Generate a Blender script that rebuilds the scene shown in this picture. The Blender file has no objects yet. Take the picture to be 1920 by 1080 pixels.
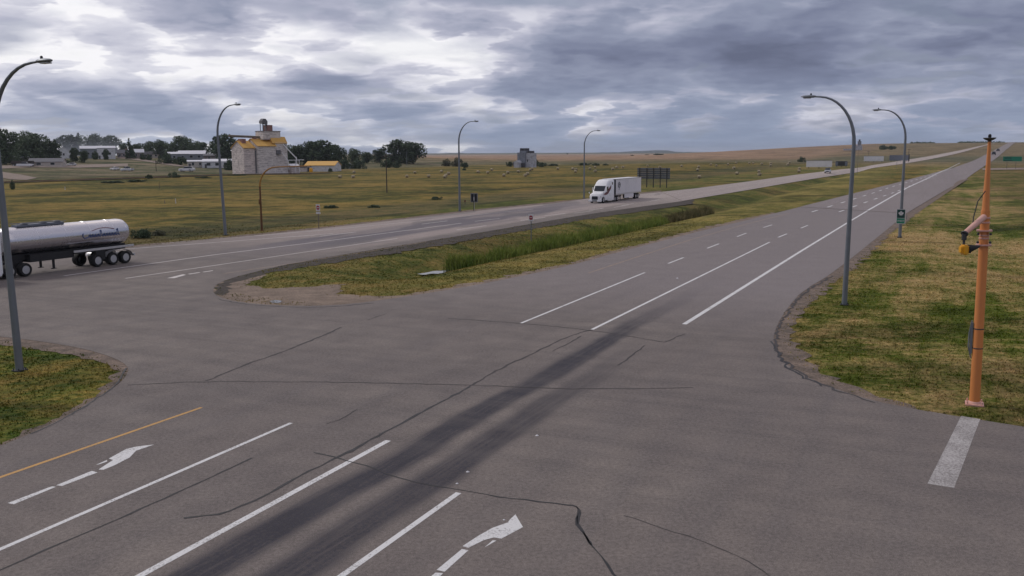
import bpy, bmesh, math, random
import numpy as np
from mathutils import Vector, Matrix
from mathutils.geometry import tessellate_polygon
R = math.radians
random.seed(4); RNG = np.random.default_rng(7)
S = bpy.context.scene
COL = S.collection

# ------------------------------------------------------------------ camera
H = 9.0; PITCH = 8.5; ROLL = -0.3; F = 1705.0
cd = bpy.data.cameras.new('camera'); cam = bpy.data.objects.new('camera', cd); COL.objects.link(cam)
cd.sensor_width = 36; cd.lens = 36 * F / 1920; cd.clip_start = 0.3; cd.clip_end = 30000
cam.matrix_world = Matrix.Translation((0, 0, H)) @ Matrix.Rotation(R(90 - PITCH), 4, 'X') @ Matrix.Rotation(R(ROLL), 4, 'Z')
S.camera = cam
S.view_settings.view_transform = 'Standard'; S.view_settings.look = 'None'
S.view_settings.gamma = 1; S.view_settings.exposure = 0.0
S.cycles.volume_bounces = 0
S.cycles.max_bounces = 6

# ------------------------------------------------------------------ node helper
class NT:
    def __init__(s, tree): s.t = tree; s.n = tree.nodes; s.l = tree.links
    def node(s, kind, ins=None, **kw):
        n = s.n.new(kind)
        for k, v in kw.items(): setattr(n, k, v)
        for k, v in (ins or {}).items(): s.set(n.inputs[k], v)
        return n
    def set(s, sock, v):
        if isinstance(v, bpy.types.NodeSocket): s.l.new(v, sock)
        elif isinstance(v, bpy.types.Node): s.l.new(v.outputs[0], sock)
        else:
            if isinstance(v, (tuple, list)) and len(v) == 3 and sock.type == 'RGBA': v = (*v, 1)
            sock.default_value = v
    def math(s, op, a, b=0.0, c=None, clamp=False):
        n = s.node('ShaderNodeMath', operation=op, use_clamp=clamp); s.set(n.inputs[0], a); s.set(n.inputs[1], b)
        if c is not None: s.set(n.inputs[2], c)
        return n.outputs[0]
    def noise(s, vec, scale, detail=4, rough=0.5, dist=0.0, dim='3D'):
        n = s.node('ShaderNodeTexNoise', noise_dimensions=dim)
        s.set(n.inputs['Vector'], vec); n.inputs['Scale'].default_value = scale; n.inputs['Detail'].default_value = detail
        n.inputs['Roughness'].default_value = rough; n.inputs['Distortion'].default_value = dist
        return n.outputs[0]
    def ramp(s, fac, stops, interp='LINEAR'):
        n = s.node('ShaderNodeValToRGB'); s.set(n.inputs[0], fac); cr = n.color_ramp; cr.interpolation = interp
        while len(cr.elements) < len(stops): cr.elements.new(0.5)
        for e, (p, c) in zip(cr.elements, stops):
            e.position = p; e.color = (c, c, c, 1) if isinstance(c, (int, float)) else (*c, 1)
        return n.outputs[0]
    def mix(s, f, a, b, mode='MIX'):
        n = s.node('ShaderNodeMix', data_type='RGBA', blend_type=mode)
        s.set(n.inputs[0], f); s.set(n.inputs[6], a); s.set(n.inputs[7], b); return n.outputs[2]
    def mr(s, v, a, b, c=0.0, d=1.0, smooth=False):
        n = s.node('ShaderNodeMapRange'); n.clamp = True
        if smooth: n.interpolation_type = 'SMOOTHSTEP'
        for i, q in enumerate((v, a, b, c, d)): s.set(n.inputs[i], q)
        return n.outputs[0]
    def vmath(s, op, a, b=None):
        n = s.node('ShaderNodeVectorMath', operation=op); s.set(n.inputs[0], a)
        if b is not None: s.set(n.inputs[1], b)
        return n.outputs[0] if op != 'DOT_PRODUCT' else n.outputs[1]
    def sep(s, v):
        n = s.node('ShaderNodeSeparateXYZ'); s.set(n.inputs[0], v); return n.outputs
    def comb(s, x=0.0, y=0.0, z=0.0):
        n = s.node('ShaderNodeCombineXYZ')
        for i, q in enumerate((x, y, z)): s.set(n.inputs[i], q)
        return n.outputs[0]

# ------------------------------------------------------------------ sky (world) and sun
SKYX, SKYY = 3.1, 7.7
SUN_EL, SUN_AZ = 42, -62           # azimuth from the view direction (+Y), negative = left
W = bpy.data.worlds.new('World'); S.world = W; W.use_nodes = True
t = NT(W.node_tree); t.n.clear()
out = t.node('ShaderNodeOutputWorld')
tc = t.node('ShaderNodeTexCoord')
d = tc.outputs['Generated']; dx, dy, dz = t.sep(d)
sky = t.node('ShaderNodeTexSky', sky_type='NISHITA', sun_disc=False, sun_elevation=R(SUN_EL), sun_rotation=R(SUN_AZ))
sky.air_density = 1.2; sky.dust_density = 1.5
zc = t.math('ADD', t.math('MAXIMUM', dz, 0.0), 0.17)
q = t.comb(t.math('DIVIDE', dx, zc), t.math('DIVIDE', dy, zc), 0.0)
warp = t.node('ShaderNodeTexNoise'); t.set(warp.inputs['Vector'], q); warp.inputs['Scale'].default_value = 2.2; warp.inputs['Detail'].default_value = 5; warp.inputs['Roughness'].default_value = 0.62
wv = t.vmath('SUBTRACT', warp.outputs[1], (0.5, 0.5, 0.5))
wsc = t.node('ShaderNodeVectorMath', operation='SCALE'); t.set(wsc.inputs[0], wv); wsc.inputs['Scale'].default_value = 0.36
qw = t.vmath('ADD', q, wsc.outputs[0])
big = t.noise(t.vmath('ADD', q, (SKYX, SKYY, 0)), 0.95, 4, 0.5)
def puff(off, sc, det):      # billowing cells, 0..1
    v = t.node('ShaderNodeTexVoronoi', feature='F1'); t.set(v.inputs['Vector'], t.vmath('ADD', qw, off)); v.inputs['Scale'].default_value = sc
    v.inputs['Detail'].default_value = det; v.inputs['Roughness'].default_value = 0.5; return t.math('SUBTRACT', 1.0, v.outputs[0])
def dens(off, det=4):
    n = t.noise(t.vmath('ADD', qw, off), 1.55, det, 0.5)
    return t.math('MULTIPLY_ADD', puff(off, 3.6, 1.5), 0.22, t.math('SUBTRACT', n, 0.12))
n0 = dens((11.0, 4.0, 0.0)); n1 = dens((11.01, 3.87, 0.0), 3)
edge = t.mr(t.math('SUBTRACT', n0, n1), -0.07, 0.07, -1.0, 1.0)   # lit tops, dull flat undersides
thick = t.mr(n0, 0.36, 0.62, 0.0, 1.0, True)
toward = t.vmath('DOT_PRODUCT', d, (math.sin(R(-24)) * math.cos(R(7)), math.cos(R(-24)) * math.cos(R(7)), math.sin(R(7))))
glow = t.mr(toward, 0.80, 1.0, 0.0, 1.0)
a = t.math('MULTIPLY_ADD', thick, -0.30, 0.50)
a = t.math('MULTIPLY_ADD', t.math('SUBTRACT', big, 0.5), -1.05, a)
a = t.math('MULTIPLY_ADD', edge, 0.075, a)
a = t.math('MULTIPLY_ADD', glow, 0.36, t.math('SUBTRACT', a, 0.11))
gap = t.math('MULTIPLY', t.mr(n0, 0.43, 0.37, 0, 1, True), t.mr(big, 0.56, 0.40, 0, 1))
a = t.math('MULTIPLY_ADD', gap, t.mr(glow, 0.1, 0.7, 0.09, 0.28), a)
fine_ = t.noise(t.vmath('ADD', qw, (5.0, 2.0, 0)), 7.0, 4, 0.6)
a = t.math('MULTIPLY_ADD', t.math('SUBTRACT', fine_, 0.5), -0.16, a)
cloud = t.ramp(a, [(0.0, (0.130, 0.148, 0.225)), (0.22, (0.190, 0.215, 0.315)), (0.42, (0.285, 0.315, 0.425)), (0.60, (0.45, 0.463, 0.575)), (0.80, (0.72, 0.72, 0.80)), (1.0, (0.96, 0.95, 0.98))])
# blue-grey air far under the deck near the horizon
band = t.mr(dz, 0.0, 0.10, 0.62, 0.0, True)
cloud = t.mix(t.math('MULTIPLY', band, t.math('SUBTRACT', 1.0, t.math('MULTIPLY', gap, 0.85))), cloud, (0.30, 0.365, 0.50))
# the deck is thinner and brighter overhead (overcast sky)
up = t.mr(dz, 0.2, 0.8, 1.0, 1.9)
cloud = t.mix(t.mr(dz, 0.2, 0.6), cloud, t.mix(1.0, cloud, (1.22, 1.06, 0.86), 'MULTIPLY'))
cl = t.node('ShaderNodeVectorMath', operation='SCALE'); t.set(cl.inputs[0], cloud); t.set(cl.inputs['Scale'], up)
bg1 = t.node('ShaderNodeBackground', {'Color': cl.outputs[0], 'Strength': 1.0})
bg2 = t.node('ShaderNodeBackground', {'Color': sky.outputs[0], 'Strength': 0.10})
hole = t.mr(n0, 0.30, 0.36, 0.10, 0.0)
mx = t.node('ShaderNodeMixShader', {0: hole, 1: bg1.outputs[0], 2: bg2.outputs[0]})
t.l.new(mx.outputs[0], out.inputs[0])
W.cycles.sampling_method = 'MANUAL'; W.cycles.sample_map_resolution = 512

sd = bpy.data.lights.new('sun', 'SUN'); sun = bpy.data.objects.new('sun', sd); COL.objects.link(sun)
sd.energy = 1.4; sd.angle = R(12); sd.color = (1, 0.95, 0.88)
sv = Vector((math.sin(R(SUN_AZ)) * math.cos(R(SUN_EL)), math.cos(R(SUN_AZ)) * math.cos(R(SUN_EL)), math.sin(R(SUN_EL))))
sun.rotation_euler = (-sv).to_track_quat('-Z', 'Y').to_euler()

# ------------------------------------------------------------------ terrain and picking
AZ = R(25.2); SA, CA = math.sin(AZ), math.cos(AZ)
def sm(x, a, b):
    k = np.clip((x - a) / (b - a), 0, 1); return k * k * (3 - 2 * k)
def T(x, y):
    x = np.asarray(x, float); y = np.asarray(y, float)
    u = x * SA + y * CA; v = x * CA - y * SA; d = np.hypot(x, y)
    z = 21 * np.clip(np.exp(-((u - 1800) / 800) ** 2) - 0.0202, 0, 2) * sm(v, -560, -60)
    z += 7.0 * sm(-v, 275, 520) * (1 - sm(u, 650, 1000))
    z += 0.5 * sm(d, 180, 350) * (np.sin(x / 47 + 1.3 * np.sin(y / 71)) * np.sin(y / 63 + 2)) * (1 - sm(v, -110, -90) * (1 - sm(v, 20, 60)))
    z -= 1.08 * np.exp(-((v + 38.4 - 4.5 * np.clip((u - 66) / 80, 0, 1)) / 3.3) ** 2) * sm(u, 52, 63) * (1 - sm(u, 420, 520))
    z -= 0.55 * sm(-v, 73, 80) * (1 - sm(d, 250, 400))
    z -= 0.35 * np.exp(-((v - 5.5) / 3.0) ** 2) * sm(u, 62, 80) * (1 - sm(u, 420, 520))
    return z
def ray(px, py):
    a = (px - 960) / F; b = -(py - 540) / F; r = R(ROLL); p = R(PITCH)
    a, b = a * math.cos(r) - b * math.sin(r), a * math.sin(r) + b * math.cos(r)
    return (a, math.cos(p) + b * math.sin(p), -math.sin(p) + b * math.cos(p))
def P(px, py, z=0.0):
    "pixel of the photo -> point of the level plane z"
    a, b, c = ray(px, py); k = (z - H) / c; return (a * k, b * k, z)
def G(px, py, far=6000):
    "pixel of the photo -> point on the terrain"
    a, b, c = ray(px, py); k0 = 10.0; k = 10.0
    while k < far:
        k = k0 * 1.01 + 0.2
        if H + c * k < float(T(a * k, b * k)):
            for _ in range(24):
                m = (k0 + k) / 2
                if H + c * m < float(T(a * m, b * m)): k = m
                else: k0 = m
            break
        k0 = k
    return (a * k, b * k, float(T(a * k, b * k)))
def UV(p): return (p[0] * SA + p[1] * CA, p[0] * CA - p[1] * SA)
def XY(u, v): return (u * SA + v * CA, u * CA - v * SA)
def mpp(p): return math.hypot(p[0], p[1]) / F          # metres per photo pixel at a point (roughly)

# ------------------------------------------------------------------ object helpers
def link(name, me, mat=None, parent=None, loc=None, rz=None):
    o = bpy.data.objects.new(name, me)
    if me is not None and mat is not None and not me.materials: me.materials.append(mat)
    COL.objects.link(o)
    if parent is not None: o.parent = parent
    if loc is not None: o.location = loc
    if rz is not None: o.rotation_euler = (0, 0, rz)
    return o
def tag(o, label=None, cat=None, group=None, kind=None):
    if label: o['label'] = label
    if cat: o['category'] = cat
    if group: o['group'] = group
    if kind: o['kind'] = kind
    return o
def thing(name, loc, rz=0, label=None, cat=None, group=None):
    return tag(link(name, None, loc=loc, rz=rz), label, cat, group)
def copy_tree(o, parent=None):
    c = o.copy(); COL.objects.link(c); c.parent = parent
    for ch in o.children: copy_tree(ch, c)
    return c
class MB:
    def __init__(s): s.v = []; s.f = []
    def add(s, vs, fs):
        k = len(s.v); s.v += [tuple(q) for q in vs]; s.f += [tuple(i + k for i in f) for f in fs]; return s
    def box(s, x0, x1, y0, y1, z0, z1, ch=0.0, taper=(0, 0)):
        tx, ty = taper
        if ch <= 0:
            vs = [(x0, y0, z0), (x1, y0, z0), (x1, y1, z0), (x0, y1, z0), (x0 + tx, y0 + ty, z1), (x1 - tx, y0 + ty, z1), (x1 - tx, y1 - ty, z1), (x0 + tx, y1 - ty, z1)]
            return s.add(vs, [(3, 2, 1, 0), (4, 5, 6, 7), (0, 1, 5, 4), (1, 2, 6, 5), (2, 3, 7, 6), (3, 0, 4, 7)])
        bm = bmesh.new(); bmesh.ops.create_cube(bm, size=1)
        bmesh.ops.scale(bm, vec=(x1 - x0, y1 - y0, z1 - z0), verts=bm.verts)
        bmesh.ops.translate(bm, vec=((x0 + x1) / 2, (y0 + y1) / 2, (z0 + z1) / 2), verts=bm.verts)
        bmesh.ops.bevel(bm, geom=bm.edges[:], offset=ch, segments=2, affect='EDGES')
        bm.verts.index_update(); s.add([q.co[:] for q in bm.verts], [[q.index for q in f.verts] for f in bm.faces]); bm.free(); return s
    def tube(s, pts, rad, n=10, cap=True):
        pts = [Vector(q) for q in pts]; m = len(pts)
        rad = [rad] * m if isinstance(rad, (int, float)) else rad
        vs = []; fs = []; prev = None
        for i, q in enumerate(pts):
            tg = (pts[min(i + 1, m - 1)] - pts[max(i - 1, 0)]).normalized()
            a = prev if prev is not None else (Vector((1, 0, 0)) if abs(tg.x) < 0.8 else Vector((0, 1, 0)))
            a = (a - tg * a.dot(tg)).normalized(); b = tg.cross(a); prev = a
            for j in range(n):
                an = 2 * math.pi * j / n; vs.append(q + (a * math.cos(an) + b * math.sin(an)) * rad[i])
        for i in range(m - 1):
            for j in range(n):
                fs.append((i * n + j, i * n + (j + 1) % n, (i + 1) * n + (j + 1) % n, (i + 1) * n + j))
        if cap: fs.append(tuple(range(n - 1, -1, -1))); fs.append(tuple((m - 1) * n + j for j in range(n)))
        return s.add(vs, fs)
    def lathe(s, prof, c=(0, 0, 0), n=20, axis='Z', cap=True):
        vs = []; fs = []; m = len(prof)
        for r, h in prof:
            for j in range(n):
                an = 2 * math.pi * j / n; a, b = r * math.cos(an), r * math.sin(an)
                q = (a, b, h) if axis == 'Z' else ((a, h, b) if axis == 'Y' else (h, a, b))
                vs.append((q[0] + c[0], q[1] + c[1], q[2] + c[2]))
        for i in range(m - 1):
            for j in range(n): fs.append((i * n + j, i * n + (j + 1) % n, (i + 1) * n + (j + 1) % n, (i + 1) * n + j))
        if cap: fs.append(tuple(range(n))); fs.append(tuple((m - 1) * n + j for j in range(n)))
        return s.add(vs, fs)
    def loft(s, secs, cap=True):
        n = len(secs[0]); vs = [q for sc in secs for q in sc]; fs = []
        for i in range(len(secs) - 1):
            for j in range(n): fs.append((i * n + j, i * n + (j + 1) % n, (i + 1) * n + (j + 1) % n, (i + 1) * n + j))
        if cap: fs.append(tuple(range(n - 1, -1, -1))); fs.append(tuple((len(secs) - 1) * n + j for j in range(n)))
        return s.add(vs, fs)
    def prism(s, poly, y0, y1, axis='Y'):
        def m(p, h): return (p[0], h, p[1]) if axis == 'Y' else ((h, p[0], p[1]) if axis == 'X' else (p[0], p[1], h))
        n = len(poly); vs = [m(p, y0) for p in poly] + [m(p, y1) for p in poly]
        fs = [(j, (j + 1) % n, n + (j + 1) % n, n + j) for j in range(n)] + [tuple(range(n - 1, -1, -1)), tuple(range(n, 2 * n))]
        return s.add(vs, fs)
    def mesh(s, name, smooth=False, fix=True):
        me = bpy.data.meshes.new(name); me.from_pydata(s.v, [], s.f)
        if fix:
            bm = bmesh.new(); bm.from_mesh(me); bmesh.ops.recalc_face_normals(bm, faces=bm.faces); bm.to_mesh(me); bm.free()
        if smooth:
            me.polygons.foreach_set('use_smooth', [True] * len(me.polygons))
            try: me.set_sharp_from_angle(angle=R(38))
            except Exception: pass
        return me
    def build(s, name, mat, parent=None, smooth=False, loc=None, rz=None):
        return link(name, s.mesh(name, smooth), mat, parent, loc, rz)
def npmesh(name, V, Fq, k):
    me = bpy.data.meshes.new(name); n = len(Fq)
    me.vertices.add(len(V)); me.vertices.foreach_set('co', np.asarray(V, np.float32).ravel())
    me.loops.add(n * k); me.loops.foreach_set('vertex_index', np.asarray(Fq, np.int32).ravel())
    me.polygons.add(n); me.polygons.foreach_set('loop_start', np.arange(0, n * k, k, dtype=np.int32))
    me.update(calc_edges=True); return me

# ------------------------------------------------------------------ materials
def new_mat(name):
    m = bpy.data.materials.new(name); m.use_nodes = True; t = NT(m.node_tree); b = t.n['Principled BSDF']; return m, t, b
def plain(name, col, rough=0.6, metal=0.0, var=0.12, scale=3.0, bump=0.0, spec=0.5, dirt=None):
    m, t, b = new_mat(name); tc = t.node('ShaderNodeTexCoord').outputs['Object']
    n = t.noise(tc, scale, 5, 0.6)
    c = t.mix(n, tuple(q * (1 - var) for q in col), tuple(min(1, q * (1 + var)) for q in col))
    if dirt:
        g = t.mr(t.noise(tc, scale * 0.5, 7, 0.7), 0.5, 0.75, 0, 0.6); c = t.mix(g, c, dirt)
    t.set(b.inputs['Base Color'], c); b.inputs['Metallic'].default_value = metal
    t.set(b.inputs['Roughness'], t.mr(n, 0.3, 0.7, max(0, rough - 0.08), min(1, rough + 0.08)))
    b.inputs['Specular IOR Level'].default_value = spec
    if bump:
        bn = t.node('ShaderNodeBump', {'Height': n}); bn.inputs['Strength'].default_value = bump; t.set(b.inputs['Normal'], bn.outputs[0])
    return m
def uvcoords(t):
    pos = t.node('ShaderNodeNewGeometry').outputs['Position']; x, y, z = t.sep(pos)
    u = t.math('ADD', t.math('MULTIPLY', x, SA), t.math('MULTIPLY', y, CA))
    v = t.math('SUBTRACT', t.math('MULTIPLY', x, CA), t.math('MULTIPLY', y, SA))
    return pos, u, v
def asphalt(name, kind):
    m, t, b = new_mat(name); pos, u, v = uvcoords(t)
    fine = t.noise(pos, 9, 5, 0.85); fine2 = t.noise(pos, 42, 3, 0.8); mid = t.noise(pos, 0.55, 5, 0.6); big = t.noise(pos, 0.06, 4, 0.6)
    long_ = t.noise(t.comb(t.math('MULTIPLY', u, 0.03), t.math('MULTIPLY', v, 0.8), 0.0), 1.0, 5, 0.6)
    c = t.mix(t.mr(big, 0.35, 0.65), (0.163, 0.139, 0.129), (0.206, 0.177, 0.157))
    c = t.mix(t.mr(mid, 0.35, 0.7, 0, 0.6), c, (0.125, 0.110, 0.106))
    c = t.mix(t.mr(long_, 0.45, 0.75, 0.0, 0.4), c, (0.118, 0.108, 0.110))
    sp = t.mr(fine, 0.34, 0.66, 0.66, 1.34); sp2 = t.mr(fine2, 0.36, 0.64, 0.6, 1.4)
    if kind == 'near':
        wv = t.math('ADD', v, t.math('MULTIPLY', t.math('SUBTRACT', t.noise(pos, 0.12, 3), 0.5), 1.2))
        def band(v0, w, u0, u1, amt):
            g = t.math('SUBTRACT', 1.0, t.mr(t.math('ABSOLUTE', t.math('SUBTRACT', wv, v0)), w * 0.35, w, 0, 1, True))
            fade = t.mr(u, u0, u1, amt, 0.0, True)
            gr = t.math('MULTIPLY', t.mr(t.noise(pos, 9, 4, 0.75), 0.38, 0.60, 0.68, 1.15), t.mr(t.noise(t.comb(t.math('MULTIPLY', u, 0.25), t.math('MULTIPLY', v, 5.0)), 1.0, 4, 0.7), 0.36, 0.56, 0.80, 1.15))
            return t.math('MULTIPLY', t.math('MULTIPLY', g, fade), gr, clamp=True)
        k1 = band(-14.1, 0.80, 36, 60, 1.0); k2 = band(-12.35, 0.85, 24, 44, 0.82); k3 = band(-14.2, 0.8, 45, 80, 0.55)
        k4 = band(-17.9, 0.5, 60, 120, 0.10)
        dk = t.math('MAXIMUM', t.math('MAXIMUM', k1, k2), t.math('MAXIMUM', k3, k4))
        c = t.mix(dk, c, (0.036, 0.034, 0.044))
        cs = t.noise(t.comb(t.math('MULTIPLY', u, 0.9), t.math('MULTIPLY', v, 0.035), 2.0), 1.0, 5, 0.65, 0.4)
        ck = t.math('MULTIPLY', t.math('MULTIPLY', t.mr(u, 16, 26, 0, 1), t.mr(u, 44, 54, 1, 0)), t.mr(cs, 0.46, 0.62, 0, 0.40))
        c = t.mix(ck, c, (0.108, 0.096, 0.094))
        # carriageway west of the crossing was resurfaced: a little bluer and lighter in the kerb lanes
        bl = t.math('MULTIPLY', t.mr(u, 44, 60, 0, 1), t.mr(v, -30, -10, 0.55, 0.85))
        bl = t.math('MULTIPLY', bl, t.mr(v, -34, -32, 0, 1))
        c = t.mix(bl, c, (0.215, 0.190, 0.190))
        # patched darker lanes on the far (eastbound) carriageway
        fz = t.math('MULTIPLY', t.mr(v, -62, -60.5, 0, 1), t.mr(v, -54, -52.5, 1, 0))
        fz = t.math('MULTIPLY', fz, t.mr(u, 60, 75, 0.0, 1))
        sh = t.math('MULTIPLY', t.mr(v, -49, -50.5, 0, 1), t.mr(u, 62, 85, 0, 0.75))
        c = t.mix(sh, c, (0.335, 0.282, 0.262)); 
        c = t.mix(t.math('MULTIPLY', fz, t.mr(t.noise(t.comb(t.math('MULTIPLY', u, 0.05), t.math('MULTIPLY', v, 0.25)), 1.0, 2), 0.42, 0.5, 0.55, 1)), c, (0.132, 0.118, 0.130))
        c = t.mix(t.math('MULTIPLY', t.mr(u, 130, 176, 0, 0.8), t.mr(v, -36, -40, 0, 1)), c, (0.36, 0.31, 0.285))
        dkp = t.math('MULTIPLY', t.mr(v, -50, -52, 0, 1), t.mr(t.noise(t.comb(t.math('MULTIPLY', u, 0.07), t.math('MULTIPLY', v, 0.16), 3.0), 1.0, 1), 0.58, 0.61, 0, 0.5))
        c = t.mix(t.math('MULTIPLY', dkp, t.mr(u, 55, 70, 0, 1)), c, (0.13, 0.118, 0.12))
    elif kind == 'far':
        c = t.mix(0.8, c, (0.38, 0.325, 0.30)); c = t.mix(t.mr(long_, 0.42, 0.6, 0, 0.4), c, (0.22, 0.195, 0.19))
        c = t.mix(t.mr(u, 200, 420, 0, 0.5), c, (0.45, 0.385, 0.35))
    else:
        c = t.mix(t.mr(long_, 0.4, 0.7, 0.6, 0.9), c, (0.245, 0.214, 0.214))
    c = t.mix(1.0, c, t.comb(sp, sp, sp), 'MULTIPLY'); c = t.mix(1.0, c, t.comb(sp2, sp2, sp2), 'MULTIPLY')
    t.set(b.inputs['Base Color'], c); t.set(b.inputs['Roughness'], t.mr(mid, 0.3, 0.7, 0.78, 0.95)); b.inputs['Specular IOR Level'].default_value = 0.3
    bn = t.node('ShaderNodeBump', {'Height': fine}); bn.inputs['Strength'].default_value = 0.35; bn.inputs['Distance'].default_value = 0.02
    t.set(b.inputs['Normal'], bn.outputs[0]); return m
def paint(name, col, wear=0.35):
    m, t, b = new_mat(name); pos, u, v = uvcoords(t)
    n = t.noise(pos, 14, 6, 0.75); n2 = t.noise(pos, 1.2, 3)
    k = t.mr(t.math('ADD', n, t.math('MULTIPLY', n2, 0.35)), 0.80 - wear * 0.42, 0.92 - wear * 0.30, 0, 0.85)
    t.set(b.inputs['Base Color'], t.mix(k, col, (0.16, 0.145, 0.14))); b.inputs['Roughness'].default_value = 0.75; return m
def ground_mat(name, bump=0.5):
    m, t, b = new_mat(name); pos, u, v = uvcoords(t)
    g = t.node('ShaderNodeAttribute', attribute_name='green').outputs['Color']; dr = t.node('ShaderNodeAttribute', attribute_name='dry').outputs['Color']
    n1 = t.noise(pos, 0.035, 5, 0.6, 0.6); n2 = t.noise(pos, 0.33, 6, 0.65); n3 = t.noise(pos, 3.2, 5, 0.7); n4 = t.noise(pos, 19, 3, 0.7)
    st = t.noise(t.comb(t.math('MULTIPLY', u, 0.05), t.math('MULTIPLY', v, 0.55), 0.0), 1.0, 5, 0.65, 0.8)
    xs = t.sep(pos); hz = t.noise(t.comb(t.math('MULTIPLY', xs[0], 0.35), t.math('MULTIPLY', xs[1], 2.0)), 1.0, 5, 0.75, 0.7)
    f = t.math('ADD', t.math('MULTIPLY', n1, 0.9), t.math('MULTIPLY', n2, 0.6))
    f = t.math('ADD', f, t.math('MULTIPLY', st, 0.45)); f = t.math('ADD', f, t.math('MULTIPLY', n3, 0.35)); f = t.math('ADD', f, t.math('MULTIPLY', hz, 0.55))
    c = t.mix(t.mr(f, 1.31, 1.58), g, dr)
    wb_ = t.noise(t.comb(t.math('MULTIPLY', xs[0], 0.022), t.math('MULTIPLY', xs[1], 0.085), 5.0), 1.0, 6, 0.7, 0.6)
    dk = t.math('MULTIPLY', t.mr(t.math('ADD', t.math('MULTIPLY', n2, 0.6), t.math('MULTIPLY', n1, 0.5)), 0.42, 0.56, 0.55, 1.0), t.mr(wb_, 0.36, 0.50, 0.48, 1.0))
    fr = t.math('MULTIPLY', t.math('MULTIPLY', t.mr(n3, 0.3, 0.7, 0.60, 1.42), t.mr(n4, 0.3, 0.7, 0.62, 1.42)), dk)
    c = t.mix(1.0, c, t.comb(fr, fr, fr), 'MULTIPLY')
    t.set(b.inputs['Base Color'], c); b.inputs['Roughness'].default_value = 0.95; b.inputs['Specular IOR Level'].default_value = 0.1
    bn = t.node('ShaderNodeBump', {'Height': t.math('ADD', t.math('MULTIPLY', n3, 1.0), t.math('MULTIPLY', n4, 0.5))})
    bn.inputs['Strength'].default_value = bump; bn.inputs['Distance'].default_value = 0.15; t.set(b.inputs['Normal'], bn.outputs[0]); return m
def soil(name, a_, b_, rough=0.95, sc=1.0):
    m, t, b = new_mat(name); pos, u, v = uvcoords(t)
    n = t.noise(pos, 1.1 * sc, 7, 0.7); f = t.noise(pos, 11, 5, 0.85)
    c = t.mix(t.mr(n, 0.38, 0.62), a_, b_); k = t.mr(f, 0.34, 0.66, 0.5, 1.5)
    t.set(b.inputs['Base Color'], t.mix(1.0, c, t.comb(k, k, k), 'MULTIPLY')); b.inputs['Roughness'].default_value = rough; b.inputs['Specular IOR Level'].default_value = 0.15
    bn = t.node('ShaderNodeBump', {'Height': f}); bn.inputs['Strength'].default_value = 0.6; bn.inputs['Distance'].default_value = 0.05
    t.set(b.inputs['Normal'], bn.outputs[0]); return m
def foliage(name, a_, b_):
    m, t, b = new_mat(name); pos = t.node('ShaderNodeTexCoord').outputs['Object']
    n = t.noise(pos, 0.45, 4, 0.6); n2 = t.noise(pos, 4.0, 3, 0.7)
    c = t.mix(t.mr(n, 0.35, 0.65), a_, b_); k = t.mr(n2, 0.3, 0.7, 0.65, 1.35)
    t.set(b.inputs['Base Color'], t.mix(1.0, c, t.comb(k, k, k), 'MULTIPLY')); b.inputs['Roughness'].default_value = 0.85; b.inputs['Specular IOR Level'].default_value = 0.2
    return m
def siding(name, a_, b_, pitch=0.9, axis=2, stain=(0.22, 0.19, 0.2)):
    m, t, b = new_mat(name); pos = t.node('ShaderNodeTexCoord').outputs['Object']; s = t.sep(pos)
    n = t.noise(pos, 0.55, 7, 0.7); n2 = t.noise(t.comb(t.math('MULTIPLY', s[0], 0.45), t.math('MULTIPLY', s[1], 0.45), t.math('MULTIPLY', s[2], 2.6)), 1.0, 6, 0.75)
    c = t.mix(t.mr(n, 0.35, 0.65), a_, b_)
    c = t.mix(t.mr(n2, 0.50, 0.60, 0, 0.8), c, stain)
    fr = t.math('FRACT', t.math('DIVIDE', s[axis], pitch)); ln = t.mr(t.math('ABSOLUTE', t.math('SUBTRACT', fr, 0.5)), 0.40, 0.5, 1.0, 0.72)
    t.set(b.inputs['Base Color'], t.mix(1.0, c, t.comb(ln, ln, ln), 'MULTIPLY')); b.inputs['Roughness'].default_value = 0.8; return m
M = {}
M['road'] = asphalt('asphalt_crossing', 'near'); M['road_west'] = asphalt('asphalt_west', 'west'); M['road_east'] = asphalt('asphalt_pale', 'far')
M['white_line'] = paint('road_paint_white', (0.66, 0.66, 0.66), 0.25); M['faded_line'] = paint('road_paint_faded', (0.46, 0.44, 0.43), 0.55)
M['thin_line'] = paint('road_paint_worn', (0.62, 0.58, 0.56), 0.25)
M['yellow_line'] = paint('road_paint_yellow', (0.52, 0.29, 0.085), 0.25); M['pale_yellow'] = paint('road_paint_pale_yellow', (0.36, 0.25, 0.16), 0.5)
M['crack'] = plain('crack_sealant', (0.010, 0.010, 0.012), 0.6); M['thin_crack'] = plain('old_crack', (0.055, 0.049, 0.050), 0.9)
M['ground'] = ground_mat('grassland'); M['gravel'] = soil('gravel', (0.235, 0.180, 0.145), (0.115, 0.095, 0.08)); M['dirt'] = soil('bare_dirt', (0.27, 0.21, 0.165), (0.16, 0.125, 0.10), sc=0.5)
M['mud'] = soil('dark_mud', (0.055, 0.048, 0.042), (0.09, 0.078, 0.068)); M['track'] = soil('dirt_road', (0.27, 0.22, 0.185), (0.23, 0.185, 0.155), sc=0.1)
M['galv'] = plain('galvanised_steel', (0.20, 0.22, 0.245), 0.5, 0.5, 0.18, 1.5, spec=0.4); M['dark_steel'] = plain('dark_steel', (0.035, 0.037, 0.04), 0.6)
M['lens'] = plain('lamp_lens', (0.4, 0.4, 0.38), 0.2)
M['orange'] = plain('orange_paint', (0.64, 0.235, 0.068), 0.55, 0, 0.12, 1.2, dirt=(0.42, 0.18, 0.08)); M['faded_orange'] = plain('faded_pink_orange', (0.62, 0.36, 0.30), 0.6, 0, 0.15, 4, dirt=(0.5, 0.22, 0.15))
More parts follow.
